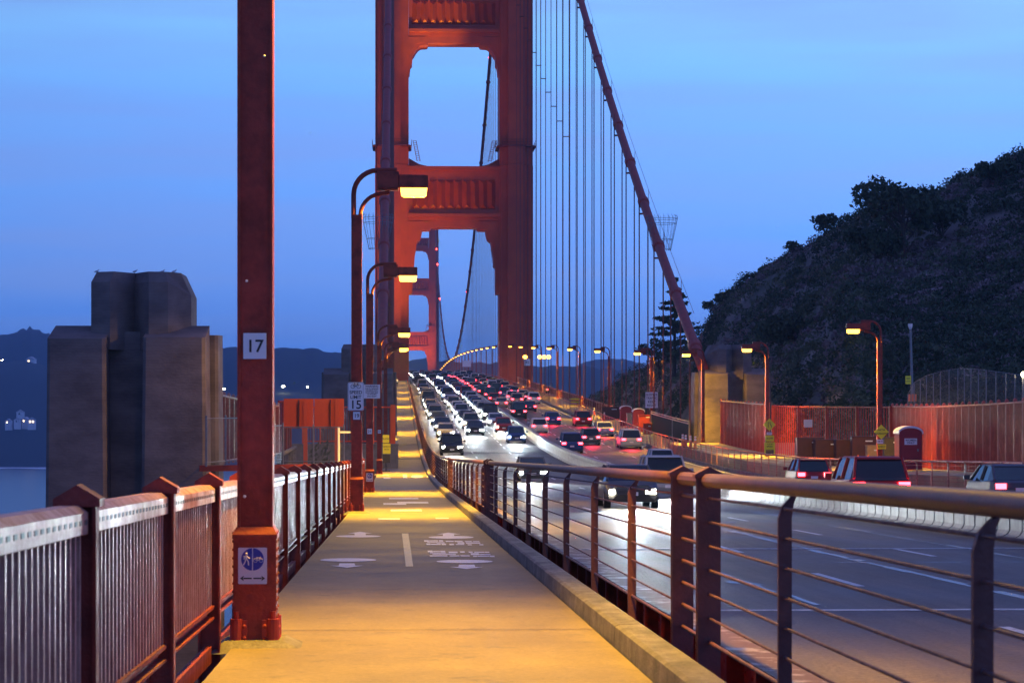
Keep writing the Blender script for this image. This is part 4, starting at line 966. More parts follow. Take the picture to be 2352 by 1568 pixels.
chain(at(560, 0, 92), at(650, 0, 100), -2.4, -.9, 'chain link fence hidden partly by post 17', 1)
mb = MB(); a = at(458, 0, 90); b = at(795, 0, 92); mb.obox(((a.x + b.x) / 2, (a.y + b.y) / 2, -2.36), (b - a).xy.length, .12, .22, math.atan2(b.y - a.y, b.x - a.x)); o = mb.build('beam', M['red']); tag(o, 'long red steel beam lying behind the left railing', 'beam')
# yellow pole and arm by post 19
g = at(778, 0, 95); yp = empty('gate_post', (g.x, g.y, pz(95)), 'slim yellow lit gate post with a short arm left of post 19', 'gate post')
mb = MB(); mb.cyl((g.x, g.y, pz(95)), .045, 2.45, 'z', 8); mb.build('post', M['sign'], yp)
mb = MB(); mb.box(g.x + .05, g.x + .45, g.y - .03, g.y + .03, -1.15, -1.08); mb.build('arm', M['sign'], yp)
# orange panels on posts
q0, q1 = at(652, 0, 104), at(791, 0, 104)
for i, (a, b, lb) in enumerate(((652, 720, 'left orange steel panel raised on a post before the bay'), (722, 790, 'right orange steel panel raised on a post before the bay'))):
    p, q = at(a, 0, 104), at(b, 0, 104); r = empty('orange_panel', (p.x, p.y, -2.9), lb, 'panel', 'orange panels left of post 19')
    MB().box(p.x, q.x, p.y, p.y + .06, -1.05, .18).build('panel', M['plate'], r)
    px_ = at(697 if i == 0 else 769, 0, 104).x
    MB().box(px_, px_ + .17, p.y - .12, p.y - .01, -2.9, .17 if i == 1 else .05).build('post', M['plate'], r)
    MB().prism([(p.y - .28, .0), (p.y - .01, .14), (p.y - .01, -1.04), (p.y - .28, -1.04)], px_ - .2, px_ - .17, 'x').build('rib', M['brown'], r)
# concrete wall and terrace before the dark pylon
cw = empty('concrete_wall', (-12.2, 155, pz(155)), 'low tan concrete wall on the left side of the path', 'wall')
a = at(672, 0, 158)
MB().box(a.x, -12.25, 155.0, 155.5, pz(155) - .2, pz(155) + 1.42).build('wall', M['kerb'], cw)
MB().box(-12.55, -12.25, 155.5, 208, pz(170) - .2, pz(170) + 1.3).build('side_wall', M['kerb'], cw)
MB().box(a.x - .05, -12.2, 154.95, 155.55, pz(155) + 1.42, pz(155) + 1.52).build('coping', M['kerb'], cw)
bl = empty('balustrade', (a.x - .5, 140, -4), 'row of small concrete balusters left of the tan wall', 'balustrade')
for k in range(7):
    p = at(640 + 6 * k, 0, 128 + 4 * k); MB().box(p.x - .10, p.x + .10, p.y - .1, p.y + .1, -4.0, -2.75).build('baluster', M['kerb'], bl)
MB().tube([(at(640, 0, 128).x, at(640, 0, 128).y, -2.72), (at(678, 0, 153).x, at(678, 0, 153).y, -2.72)], .12, 6).build('coping', M['kerb'], bl)
tall_fence('slat_fence', 'red slatted fence with bright orange end post before the dark pylon', [(at(700, 0, 160).x, 157), (-12.7, 157)], lambda s: pz(155) + 1.5, 2.35, .09, 5, 34, m_post='plate', knob=False)
MB().box(-12.72, -12.42, 156.2, 156.5, pz(155) + 1.5, pz(155) + 3.95).build('fence_end_post', M['plate']); tag(bpy.data.objects['fence_end_post'], 'thick bright orange end post of the fence beside the path', 'post')
# agave-like plant on the terrace
pl = empty('plant', (at(735, 0, 128).x, 128, -4), 'green leafy plant behind the chain link below the orange panels', 'plant'); c = at(735, 1040, 128); mb = MB()
for k in range(70):
    a_ = random.uniform(0, 6.28); r_ = random.uniform(.1, .55); z_ = random.uniform(-.7, .55) ; l_ = .22
    x_, y_ = c.x + r_ * math.cos(a_) * .8, c.y + r_ * math.sin(a_) * .8
    mb.add([(x_, y_, c.z + z_), (x_ + l_ * math.cos(a_) * .6 + .06, y_ + l_ * math.sin(a_), c.z + z_ + .16), (x_ + l_ * math.cos(a_), y_ + l_ * math.sin(a_), c.z + z_ - .02)], [(0, 1, 2)])
mb.build('leaves', M['leaf2'], pl)
# bus stop light: traffic light globes near the tower (amber)
for k, (x, s, z) in enumerate(((1206, 420, 821), (1240, 424, 821), (1250, 420, 821), (1260, 416, 821))):
    p = at(x, z, s); r = empty('warning_light', (p.x, p.y, wz(p.y)), 'amber warning light on a pole, %s from the left' % ordn(k + 1), 'warning light', 'amber lights by the tower')
    MB().cyl((p.x, p.y, wz(p.y)), .06, p.z - wz(p.y), 'z', 6).build('pole', M['dark'], r)
    MB().tube([(p.x, p.y, p.z - .2 + .15 * j) for j in range(5)], [.1, .32, .38, .32, .1], 8).build('globe', M['amber'], r)
# ------------------------------------------------------------------ yard things: toilets, cabinets, cones, boxes
def toilet(loc, label, sign_txt=None, sc=1.0):
    r = empty('portable_toilet', loc, label, 'portable toilet', 'red portable toilets')
    w_, d, h = .58 * sc, .6 * sc, 2.05 * sc
    mb = MB(); mb.box(-w_, w_, -d, d, .08, h - .18); mb.prism([(w_ * math.cos(a), h - .18 + .26 * math.sin(a)) for a in np.linspace(0, math.pi, 11)], -d, d); mb.box(-w_ - .03, w_ + .03, -d - .03, d + .03, 0, .1)
    mb.build('body', M['plastic'], r, True)
    a = np.linspace(-.12, math.pi + .12, 13); mb = MB(); rr_ = w_ + .06
    mb.prism([(rr_ * math.cos(k), h - .17 + .34 * math.sin(k)) for k in a] + [((rr_ - .05) * math.cos(k), h - .2 + .27 * math.sin(k)) for k in a[::-1]], -d - .08, d + .08); mb.build('roof', M['sign'], r, True)
    mb = MB(); mb.box(-w_ * .8, w_ * .8, -d - .03, -d - .001, .15, h - .35); dr = mb.build('door', M['plastic'], r, True, bevel=.01)
    MB().box(w_ * .55, w_ * .7, -d - .06, -d - .031, .95, 1.08).build('handle', M['steel'], dr, True)
    if sign_txt:
        pb = MB().box(-.32, .32, -d - .04, -d - .032, 1.28, 1.60); q = pb.build('notice', M['sign'], r, True); text_mesh(sign_txt, .14, M['black'], 'lettering', q, (0, -d - .043, 1.44), bold=.002)
    return r
p = at(2086, 0, 126); toilet((p.x, p.y, wz(p.y) + .62), 'nearest red portable toilet with a women only notice and arched white roof', 'WOMEN\nONLY')
p = at(1437, 0, 268); toilet((p.x, p.y, wz(p.y)), 'farther red portable toilet on the west walkway left of its twin')
p = at(1466, 0, 257); toilet((p.x, p.y, wz(p.y)), 'red portable toilet on the west walkway next to the red bins')
def cabinet(px_, d, w_, h, label, m_='brown', dd=.8, name='cabinet', cat='cabinet'):
    p = at(px_, 0, d); r = empty(name, (p.x, p.y, wz(p.y) + (.6 if d < 200 else 0)), label, cat); mb = MB(); mb.box(-w_/2, w_/2, 0, dd, .06, h); mb.box(-w_/2 + .05, w_/2 - .05, .05, dd - .05, 0, .06); mb.build('body', M[m_], r, True, bevel=.01)
    MB().box(-w_/2 - .03, w_/2 + .03, -.03, dd + .03, h, h + .06).build('lid', M[m_], r, True)
    MB().box(-w_*.15 + w_*.2, w_*.15 + w_*.2, -.02, -.001, h - .25, h - .18).build('label_plate', M['sign'], r, True)
cabinet(1862, 144, 1.55, 1.55, 'leftmost brown steel cabinet in front of the facing red fence')
cabinet(1905, 143, 1.6, 1.45, 'second brown steel cabinet from the left before the fence')
cabinet(1950, 142, 1.45, 1.45, 'third brown steel cabinet from the left before the fence')
cabinet(1985, 141, 1.35, 1.65, 'taller brown steel cabinet nearest the rightmost lamp post')
cabinet(2006, 139, .7, 1.15, 'pale plywood crate beside the rightmost lamp post', 'wood', .5, 'crate', 'crate')
cabinet(2050, 136, .9, 1.6, 'dark blue bin between lamp post and women only toilet', 'dark', .7, 'bin', 'bin')
cabinet(1450, 262, .9, 1.5, 'grey steel box between the two farther toilets', 'steel', .8, 'box', 'box')
cabinet(1482, 250, 1.35, 1.7, 'bright red steel box left of the slower traffic sign', 'red', .8, 'box', 'box')
cabinet(1488, 244, .8, 1.0, 'small red box in front of the bright red box', 'red', .6, 'box', 'box')
cabinet(1403, 290, 2.0, 1.4, 'brown box on the west walkway left of the toilets', 'brown', .8, 'box', 'box')
def cone(p, label):
    r = empty('traffic_cone', p, label, 'traffic cone', 'traffic cones'); MB().tube([(0, 0, .04), (0, 0, .72)], [.15, .035], 14).build('cone', M['cone'], r, True); MB().tube([(0, 0, .38), (0, 0, .60)], [.098, .061], 14).build('reflective_band', M['sign'], r, True); MB().box(-.2, .2, -.2, .2, 0, .04).build('base', M['dark'], r, True)
for x, d, lb in ((1971, 132, 'left traffic cone before the brown cabinets'), (1994, 132, 'right traffic cone before the brown cabinets'), (2034, 112, 'traffic cone near the foot of the rightmost lamp post')):
    p = at(x, 0, d); cone((p.x, p.y, wz(p.y) + .6), lb)
def drum(x, d, label):
    p = at(x, 0, d); r = empty('channelizer', (p.x, p.y, wz(p.y) + (.6 if d < 209 else 0)), label, 'traffic marker', 'striped traffic markers on the west walkway'); MB().tube([(0, 0, .05), (0, 0, .5), (0, 0, 1.0)], [.14, .09, .06], 12).build('marker_body', M['cone'], r, True)
    MB().tube([(0, 0, .62), (0, 0, .78)], [.09, .085], 12).build('band', M['sign'], r, True); MB().tube([(0, 0, .84), (0, 0, .96)], [.085, .075], 12).build('band', M['sign'], r, True); MB().box(-.2, .2, -.2, .2, 0, .05).build('base', M['dark'], r, True)
for x, d, lb in ((1568, 196, 'leftmost striped marker beside the dark screen'), (1575, 194, 'second striped marker beside the dark screen'), (1586, 192, 'third striped marker beside the dark screen'), (1597, 190, 'rightmost striped marker beside the dark screen'), (1365, 305, 'striped marker far along the walkway left of the boxes'), (1388, 285, 'striped marker just left of the brown walkway box')):
    drum(x, d, lb)
# barricade cart on the walkway
p = at(1320, 0, 330); bc = empty('barricade', (p.x, p.y, wz(p.y)), 'yellow striped barricade on the west walkway', 'barricade'); 
for k, z in enumerate((.5, .9, 1.3)): MB().box(-.7, .7, -.03, .03, z, z + .2).build('board', M['yellow'], bc, True)
MB().box(-.65, -.58, -.3, .3, 0, 1.5).build('leg', M['steel'], bc, True); MB().box(.58, .65, -.3, .3, 0, 1.5).build('leg', M['steel'], bc, True)
p = at(1212, 870, 480)
p = at(1262, 0, 430); ct = empty('utility_cart', (p.x, p.y, wz(p.y)), 'small utility cart with red rear lights on the west walkway', 'cart')
MB().box(-.65, .65, -1.3, 1.3, .45, .9).build('body', M['yellow'], ct, True); MB().box(-.62, .62, -.2, .7, 1.75, 1.82).build('canopy', M['dark'], ct, True)
for x in (-.58, .58):
    for y in (-.2, .7): MB().cyl((x, y, .9), .03, .86, 'z', 6).build('canopy_post', M['dark'], ct, True)
    for y in (-.9, .9): MB().cyl((x - .1, y, .28), .28, .2, 'x', 14).build('wheel', M['tyre'], ct, True)
    MB().box(x * .8 - .12, x * .8 + .12, -1.33, -1.3, .65, .78).build('tail_light', M['tail'], ct, True)
# pale lamp column on the slope with its footing and yellow notice
p = at(2095, 905, 175); lc = empty('light_column', (p.x, p.y, p.z), 'pale grey light column standing on the slope behind the fence', 'light column')
MB().tube([(p.x, p.y, p.z), (p.x - .12, p.y, p.z + 4.6)], [.11, .085], 10).build('column', M['steel'], lc)
MB().tube([(p.x - .12, p.y, p.z + 4.55), (p.x - .13, p.y, p.z + 4.75), (p.x - .13, p.y, p.z + 4.95)], [.08, .16, .17], 10).build('lantern', M['sign'], lc)
MB().box(p.x - .22, p.x + .28, p.y - .2, p.y + .2, p.z - .5, p.z).build('footing', M['cone'], lc)
sign((p.x - .3, p.y - .12, p.z + 1.0), .40, .58, 'yellow notice on the pale light column', [('NO', 0, .1, .15), ('PARKING', 0, -.1, .08)], 'yellow')
# floodlight at the right edge on the slope
p = at(2350, 860, 150); fl = empty('floodlight', (p.x, p.y, p.z - 2.6), 'bright star like floodlight on a pole at the right edge', 'floodlight'); MB().cyl((p.x, p.y + .1, p.z - 2.6), .05, 2.6, 'z', 8).build('pole', M['steel'], fl); MB().tube([(p.x, p.y - .12, p.z), (p.x, p.y + .1, p.z)], [.16, .09], 12).build('lamp', M['wlamp'], fl)
ld = bpy.data.lights.new('flood', 'POINT'); ld.energy = 50; ld.color = (1, .85, .5); ld.shadow_soft_size = .1; lo_ = bpy.data.objects.new('flood', ld); C.objects.link(lo_); lo_.parent = fl; lo_.location = (0, -.4, 2.6)
# chain link fence over the slope
def slope_fence():
    pts = [(2085, 905), (2100, 878), (2128, 862), (2160, 853), (2200, 846), (2230, 846), (2265, 850), (2310, 856), (2352, 862), (2420, 872)]
    P = [at(x, y, 168 - i * 2.5) for i, (x, y) in enumerate(pts)]; r = empty('chain_link_fence', (P[0].x, P[0].y, P[0].z - 2.4), 'grey chain link fence curving over the slope behind the red fence', 'fence')
    f = [P[0].lerp(P[1], .5)]; tot = 0; mb = MB()
    for a, b in zip(P[:-1], P[1:]):
        n = 2
        for k in range(n):
            q = a.lerp(b, k / n); MB().cyl((q.x, q.y, q.z - 2.3), .032, 2.3, 'z', 6).build('post', M['steel'], r)
        mb.tube([a, b], .02, 4)
    mb.build('wire', M['steel'], r)
    m2 = MB(); 
    for a, b in zip(P[:-1], P[1:]): m2.add([(a.x, a.y, a.z - 2.2), (b.x, b.y, b.z - 2.2), b, a], [(0, 1, 2, 3)])
    m2.build('mesh', M['chain'], r)
slope_fence()
sign((at(1856, 0, 149.0).x, at(1856, 0, 149.0).y, (925 - 972) * 149 / F), .52, .46, 'small pale notice on the facing red fence', [], 'roof')

# ------------------------------------------------------------------ hillside (right)
RID = [(1330, 905, 560), (1385, 880, 520), (1430, 842, 480), (1470, 822, 450), (1500, 806, 430), (1545, 790, 410), (1600, 748, 390), (1630, 700, 372), (1680, 640, 355), (1720, 608, 345), (1780, 575, 338), (1860, 528, 330), (1930, 482, 322), (2000, 448, 315), (2070, 432, 308), (2130, 418, 302), (2230, 388, 298), (2352, 345, 292), (2600, 262, 280), (2900, 190, 270), (3400, 110, 255)]
fy = pchip([(a, b) for a, b, c in RID]); fd = pchip([(a, c) for a, b, c in RID])
def foot_d(x): return max(174 if x > 1980 else 0, 1.02 * 167000 / (x - 915) + 6)
def hill_pt(x, v):
    """v = 0 foot .. 1 crest .. >1 behind"""
    dc, df = fd(x), min(foot_d(x), fd(x) - 30)
    zc = (925 - fy(x)) * dc / F - (2.2 if x < 1900 else max(.8, 2.2 - (x - 1900) / 300)); zf = -5.5 if x > 1900 else -9.0 - max(0, 1700 - x) * .02
    if v <= 1:
        d = df + (dc - df) * v; z = zf + (zc - zf) * (v ** .92 * .9 + .1 * math.sin(v * math.pi / 2))
    else:
        d = dc + (v - 1) * 160; z = zc - (v - 1) ** 2 * 22 - (v - 1) * 2
    p = at(x, 0, d); q = Vector((p.x * .03, p.y * .03, 1.7))
    amp = 1.6 * min(1, v * 3) * (1 if v < .9 or v > 1.1 else .35)
    return Vector((p.x, p.y, z + noise.fractal(q, 1, 2, 5) * amp))
xs = [1330 + 12 * k for k in range(60)] + [2050 + 22 * k for k in range(62)]
rows = [[hill_pt(x, v) for x in xs] for v in list(np.linspace(0, 1, 46)) + [1.1, 1.3, 1.6, 2.0]]
mb = MB(); mb.loft([[(p.x, p.y, -60) for p in rows[0]]] + rows, 0, False, False)
o = mb.build('hillside', M['hill'], smooth=True); tag(o, 'steep scrub covered hill filling the right side', 'hill', kind='structure')
def leaf_cloud(cs, rs, ns, size, flat=.8):
    """arrays of leaf clump quads inside ellipsoids; returns verts, faces"""
    V = []; 
    for c, r, n in zip(cs, rs, ns):
        u = rng.normal(size=(n, 3)); u /= np.linalg.norm(u, axis=1)[:, None]; rad = rng.uniform(.35, 1.0, (n, 1)) ** .5
        ctr = np.array(c) + u * rad * np.array(r)
        a = rng.normal(size=(n, 3)); a /= np.linalg.norm(a, axis=1)[:, None]; b = rng.normal(size=(n, 3)); b -= (a * b).sum(1)[:, None] * a; b /= np.linalg.norm(b, axis=1)[:, None]
        sz = size * rng.uniform(.5, 1.3, (n, 1)); a = a * sz; b = b * sz * .55
        V.append(np.stack([ctr - a, ctr + b, ctr + a, ctr - b], 1).reshape(-1, 3))
    V = np.concatenate(V); k = len(V) // 4
    return V, np.arange(k * 4).reshape(k, 4)
def cloud_obj(name, V, Fc, m_, parent=None, org=None):
    me = bpy.data.meshes.new(name)
    if org is not None: V = V - np.array(org)
    n = len(V); k = len(Fc); me.vertices.add(n); me.vertices.foreach_set('co', V.astype(np.float32).ravel()); me.loops.add(k * 4); me.loops.foreach_set('vertex_index', Fc.astype(np.int32).ravel()); me.polygons.add(k)
    me.polygons.foreach_set('loop_start', np.arange(0, 4 * k, 4, dtype=np.int32)); me.polygons.foreach_set('loop_total', np.full(k, 4, dtype=np.int32)); me.update(); me.validate()
    me.materials.append(m_); o = bpy.data.objects.new(name, me); C.objects.link(o)
    if parent: o.parent = parent
    return o
# scrub: bushes all over the slope, three kinds of green
for kind, (m_, nb, lo, hi, lab, nm) in enumerate(((M['leaf'], 2600, .5, 1.5, 'dark green coyote brush over the hillside', 'dark_scrub'), (M['leaf2'], 2300, .4, 1.1, 'olive bushes scattered over the hillside', 'olive_scrub'), (M['leaf3'], 2600, .35, .9, 'greyish dry scrub over the upper hillside', 'dry_scrub'))):
    cs, rs, ns = [], [], []
    while len(cs) < nb:
        x = random.uniform(1345, 2560); v = random.uniform(0, 1.06) if kind == 0 else random.uniform(0.02, 1.05)
        if len(cs) % 3 == 0: x = random.uniform(1950, 2600); v = random.uniform(.02, .5)
        p = hill_pt(x, v); q = noise.noise(Vector((p.x * .05 + kind * 9, p.y * .05, p.z * .05)))
        if q < (-.15, 0.0, .02)[kind] and len(cs) % 3: continue
        if kind == 2 and (x < 1750 and v < .5): continue
        r = random.uniform(lo, hi) * (1.25 if q > .3 else 1); cs.append((p.x, p.y, p.z + r * .25)); rs.append((r, r, r * .7)); ns.append(int(34 + 52 * r))
    V, Fc = leaf_cloud(cs, rs, ns, .18); o = cloud_obj(nm, V, Fc, m_); tag(o, lab, 'shrubs', kind='stuff')
def tree(base, h, cr, label, n=900, size=.35, bare=False, lean=0, m_='leaf', group='trees on the hillside'):
    r = empty('tree', base, label, 'tree', group); b = Vector(base); mb = MB(); tips = []
    mb.tube([b, b + Vector((lean * .3, 0, h * .35)), b + Vector((lean, .2, h * .7))], [h * .035, h * .026, h * .016], 7)
    for k in range(12 if bare else 8):
        a = random.uniform(0, 6.28); s0 = b + Vector((lean * .6, 0, h * random.uniform(.2, .6))); e_ = b + Vector((lean + cr * .8 * math.cos(a), cr * .7 * math.sin(a), h * random.uniform(.55, .92)))
        m1 = s0.lerp(e_, .5) + Vector((0, 0, -h * .04)); mb.tube([s0, m1, e_], [h * .016, h * .010, h * .004], 5); tips.append(e_)
        if bare:
            for j in range(3): e2 = m1 + Vector((random.uniform(-1, 1) * cr * .5, random.uniform(-1, 1) * cr * .3, random.uniform(0, .25) * h)); mb.tube([m1, m1.lerp(e2, .5) + Vector((0, 0, .1)), e2], [h * .008, h * .005, h * .002], 4)
    mb.build('trunk', M['bark'], r)
    cs = [tuple(t) for t in tips] + [tuple(b + Vector((lean + random.uniform(-.6, .6) * cr, random.uniform(-.5, .5) * cr, h * random.uniform(.55, .95)))) for _ in range(7)]
    rs = [(cr * random.uniform(.28, .5),) * 2 + (cr * random.uniform(.2, .34),) for _ in cs]; ns = [n // len(cs)] * len(cs)
    V, Fc = leaf_cloud(cs, rs, ns, size); cloud_obj('crown', V, Fc, M[m_], r, base)
def on_hill(x, v): return hill_pt(x, v)
p = on_hill(2070, .985); tree((p.x, p.y, p.z - .6), 2.1, 2.3, 'broad dark tree standing on the skyline of the hill', 2600, .3)
p = on_hill(1893, .99); tree((p.x, p.y, p.z - .5), 3.4, 1.7, 'small round tree on the hill skyline left of the broad dark tree', 900, .24)
p = on_hill(1636, .99); tree((p.x, p.y, p.z - .3), 2.9, 1.0, 'small spindly tree leaning out at the foot of the skyline', 420, .22, lean=-.5)
p = on_hill(1655, .97); tree((p.x, p.y, p.z - .3), 2.6, 1.3, 'low tree next to the spindly tree on the skyline', 500, .22)
p = on_hill(2075, .60); tree((p.x, p.y, p.z - .4), 8.6, 4.8, 'spreading tree with pale bare branches in the middle of the hillside', 1900, .3, True)
p = on_hill(2010, .58); tree((p.x, p.y, p.z - .4), 4.2, 3.0, 'rounded dark tree left of the bare branched tree', 1500, .3)
p = on_hill(2165, .66); tree((p.x, p.y, p.z - .4), 4.4, 3.2, 'dark tree right of the bare branched tree', 1400, .3)
p = on_hill(1800, .45); tree((p.x, p.y, p.z - .4), 4.4, 3.6, 'round dark tree low on the hillside above the right pylon', 1500, .3)
p = on_hill(2290, .84); tree((p.x, p.y, p.z - .4), 3.0, 2.2, 'dark tree high on the hillside near the right edge', 900, .28)
p = on_hill(1822, .97); tree((p.x, p.y, p.z - .4), 2.4, 1.3, 'tiny tree on the skyline halfway down the hill', 420, .22)
# conifer behind the cable
def conifer(base, h, label):
    r = empty('conifer', base, label, 'tree'); b = Vector(base); mb = MB(); mb.tube([b, b + Vector((.1, 0, h * .5)), b + Vector((0, 0, h))], [h * .022, h * .014, .03], 7); cs, rs, ns = [], [], []
    for k in range(70):
        t = random.uniform(.12, .98); a = random.uniform(0, 6.28); ln = (1 - t) ** .75 * h * .36 * random.uniform(.55, 1.15) + .3
        p0 = b + Vector((0, 0, h * t)); p1 = p0 + Vector((math.cos(a) * ln, math.sin(a) * ln, ln * random.uniform(-.12, .22))); mb.tube([p0, p1], [.05, .015], 4)
        for j in range(5):
            q = p0.lerp(p1, .3 + .17 * j); w_ = ln * .18; cs.append(tuple(q)); rs.append((w_ + .15, w_ + .15, .16)); ns.append(13)
    mb.build('trunk', M['bark'], r); V, Fc = leaf_cloud(cs, rs, ns, .26); cloud_obj('crown', V, Fc, M['leaf'], r, base)
p = at(1548, 865, 330); conifer((p.x, p.y, p.z), 13.2, 'dark layered conifer behind the right main cable')
p = at(1512, 850, 345); tree((p.x, p.y, p.z - 1), 5.0, 2.6, 'bushy dark tree at the foot of the conifer', 900, .28)
# knee of land with a small building silhouette left of the conifer
p = at(1385, 885, 520)

# ------------------------------------------------------------------ person on the path
def person(s, x):
    b = Vector((x, s, pz(s))); r = empty('person', b, 'person in pale top and dark trousers walking on the far part of the path', 'person')
    me = bpy.data.meshes.new('body'); J = [(0,0,.92),(0,0,1.15),(0,0,1.42),(0,0,1.52),(0,0,1.66),(0,0,1.76),(-.10,0,.90),(-.11,-.10,.48),(-.11,.0,.05),(-.11,-.14,.02),(.10,0,.90),(.11,.06,.48),(.11,.26,.06),(.11,.14,.02),(-.19,0,1.40),(-.24,.05,1.12),(-.22,-.1,.88),(.19,0,1.40),(.24,-.05,1.12),(.22,.1,.88)]
    E = [(0,1),(1,2),(2,3),(3,4),(4,5),(0,6),(6,7),(7,8),(8,9),(0,10),(10,11),(11,12),(12,13),(2,14),(14,15),(15,16),(2,17),(17,18),(18,19)]
    R_ = [.14,.13,.15,.06,.10,.07,.10,.07,.045,.04,.10,.07,.045,.04,.06,.045,.035,.06,.045,.035]
    me.from_pydata(J, E, []); o = bpy.data.objects.new('body', me); C.objects.link(o); o.parent = r; sk = o.modifiers.new('skin', 'SKIN'); o.modifiers.new('sub', 'SUBSURF').levels = 1
    for v, q in zip(me.skin_vertices[0].data, R_): v.radius = (q, q * .8)
    me.skin_vertices[0].data[0].use_root = True; me.materials.append(M['cloth'])
    h = MB(); h.tube([(0, .01, 1.64), (0, .01, 1.70), (0, .01, 1.77), (0, .01, 1.80)], [.10, .115, .09, .03], 8); h.build('hair', M['dark'], r, True, smooth=True)
    c = MB(); c.tube([(0, 0, .95), (0, 0, 1.15), (0, 0, 1.38), (0, 0, 1.48)], [.17, .16, .20, .10], 10); c.build('shirt', M['sign'], r, True, smooth=True)
person(470, -12.5)

# ------------------------------------------------------------------ vehicles
PAINT = {'white': (.62, .62, .60), 'silver': (.35, .36, .38), 'black': (.012, .012, .014), 'dark grey': (.06, .062, .068), 'blue': (.02, .05, .16), 'red': (.28, .012, .012), 'beige': (.36, .30, .22)}
PM = {k: mat('car_paint_' + k.replace(' ', '_'), v, .45, .1, spec=.4) for k, v in PAINT.items()}
KINDS = {'sedan': (4.65, 1.82, 1.44, .92, .30, (-.62, -.20, .52, .86)), 'suv': (4.8, 1.9, 1.72, 1.05, .40, (-.50, -.22, .82, .96)), 'van': (5.2, 1.98, 2.05, 1.15, .42, (-.78, -.55, .96, .99)), 'hatchback': (4.1, 1.76, 1.52, .95, .32, (-.6, -.2, .72, .95))}
def make_car(kind, colr, warm):
    Ln, W, H, belt, _, cab = KINDS[kind]; h = Ln / 2; w2 = W / 2; P = PM[colr]
    r = empty('car', (0, 0, 0), 'x', 'car')
    mb = MB(); hood = belt - .14
    st = [(-h, .62, .78, .45), (-h + .12, .9, hood - .12, .22), (-h + .5, .97, hood - .04, .20), (cab[0] * h, 1, belt - .02, .2), (0, 1, belt, .2), (cab[3] * h * .9, 1, belt + .02, .2), (h - .3, .97, belt, .22), (h - .06, .93, belt - .08, .28), (h, .84, belt - .25, .42)]
    rings = []
    for y, k, zt, zb in st:
        a = w2 * k; rings.append([(-a * .9, y, zb), (-a, y, zb + .16), (-a, y, (zb + zt) / 2 + .08), (-a * .95, y, zt - .06), (-a * .84, y, zt), (a * .84, y, zt), (a * .95, y, zt - .06), (a, y, (zb + zt) / 2 + .08), (a, y, zb + .16), (a * .9, y, zb)])
    mb.loft(rings); bd = mb.build('body', P, r, True, smooth=False, bevel=.02)
    y0, y1, y2, y3 = [c * h for c in cab]; rt = H - .04
    g = MB(); g.loft([[(-w2*.86, y0, belt-.05), (w2*.86, y0, belt-.05), (w2*.84, y0+.03, belt), (-w2*.84, y0+.03, belt)], [(-w2*.93, y1, belt-.05), (w2*.93, y1, belt-.05), (w2*.72, y1, rt), (-w2*.72, y1, rt)], [(-w2*.93, y2, belt-.05), (w2*.93, y2, belt-.05), (w2*.72, y2, rt), (-w2*.72, y2, rt)], [(-w2*.86, y3, belt-.05), (w2*.86, y3, belt-.05), (w2*.80, y3-.03, belt+.02), (-w2*.80, y3-.03, belt+.02)]]); g.build('windows', M['glass'], r, True)
    rf = MB(); rf.loft([[(-w2*.70, y1-.12, rt-.05), (w2*.70, y1-.12, rt-.05), (w2*.66, y1-.05, rt+.01), (-w2*.66, y1-.05, rt+.01)], [(-w2*.74, y1+.2, rt-.03), (w2*.74, y1+.2, rt-.03), (w2*.66, y1+.2, H), (-w2*.66, y1+.2, H)], [(-w2*.74, y2-.15, rt-.03), (w2*.74, y2-.15, rt-.03), (w2*.66, y2-.15, H), (-w2*.66, y2-.15, H)], [(-w2*.70, y2+.1, rt-.05), (w2*.70, y2+.1, rt-.05), (w2*.64, y2+.05, rt), (-w2*.64, y2+.05, rt)]])
    for sx in (-1, 1):
        for ya, yb in ((y0, y1), (y3, y2)): rf.tube([(sx*w2*.86, ya, belt), (sx*w2*.73, yb, rt)], .045, 5)
        rf.tube([(sx*w2*.94, (y1+y2)/2, belt), (sx*w2*.745, (y1+y2)/2, rt)], .045, 5)
    rf.build('roof', P, r, True)
    for sx in (-1, 1):
        MB().box(sx*(w2+.1)-.1, sx*(w2+.1)+.1, y0+.35, y0+.45, belt, belt+.15).build('mirror', P, r, True)
        MB().loft([[(sx*w2*.66-.17, -h-.015, hood-.30), (sx*w2*.66+.15, -h+.05, hood-.30), (sx*w2*.66+.15, -h+.05, hood-.15), (sx*w2*.66-.17, -h-.015, hood-.17)], [(sx*w2*.66-.17, -h+.2, hood-.30), (sx*w2*.66+.15, -h+.25, hood-.30), (sx*w2*.66+.15, -h+.25, hood-.15), (sx*w2*.66-.17, -h+.2, hood-.17)]]).build('headlight', M['headw' if warm else 'head'], r, True)
        MB().box(sx*w2*.72-.18, sx*w2*.72+.16, h-.08, h+.015, belt-.28, belt-.10).build('tail_light', M['tail'], r, True)
        for yy in (-h*.62, h*.60):
            x = sx * (w2 - .12); wh = MB().cyl((x - .11, yy, .33), .33, .22, 'x', 18).build('wheel', M['tyre'], r, True, smooth=False); MB().cyl((x - .115, yy, .33), .2, .23, 'x', 12).build('rim', M['rim'], wh, True)
    MB().box(-.5, .5, -h-.01, -h+.05, hood-.30, hood-.18).build('grille', M['dark'], r, True)
    MB().box(-.17, .17, -h-.02, -h+.0, .42, .54).build('front_plate', M['sign'], r, True); MB().box(-.17, .17, h+.0, h+.02, .55, .68).build('rear_plate', M['sign'], r, True)
    return r
PROTO = {}
HS = bpy.data.lights.new('headlight_beam', 'SPOT'); HS.energy = 9000; HS.color = (.80, .93, 1.0); HS.spot_size = math.radians(38); HS.spot_blend = .9; HS.shadow_soft_size = .12
HW = HS.copy(); HW.color = (1.0, .84, .60); HN = HS.copy(); HN.energy = 12500; HN.spot_size = math.radians(50)
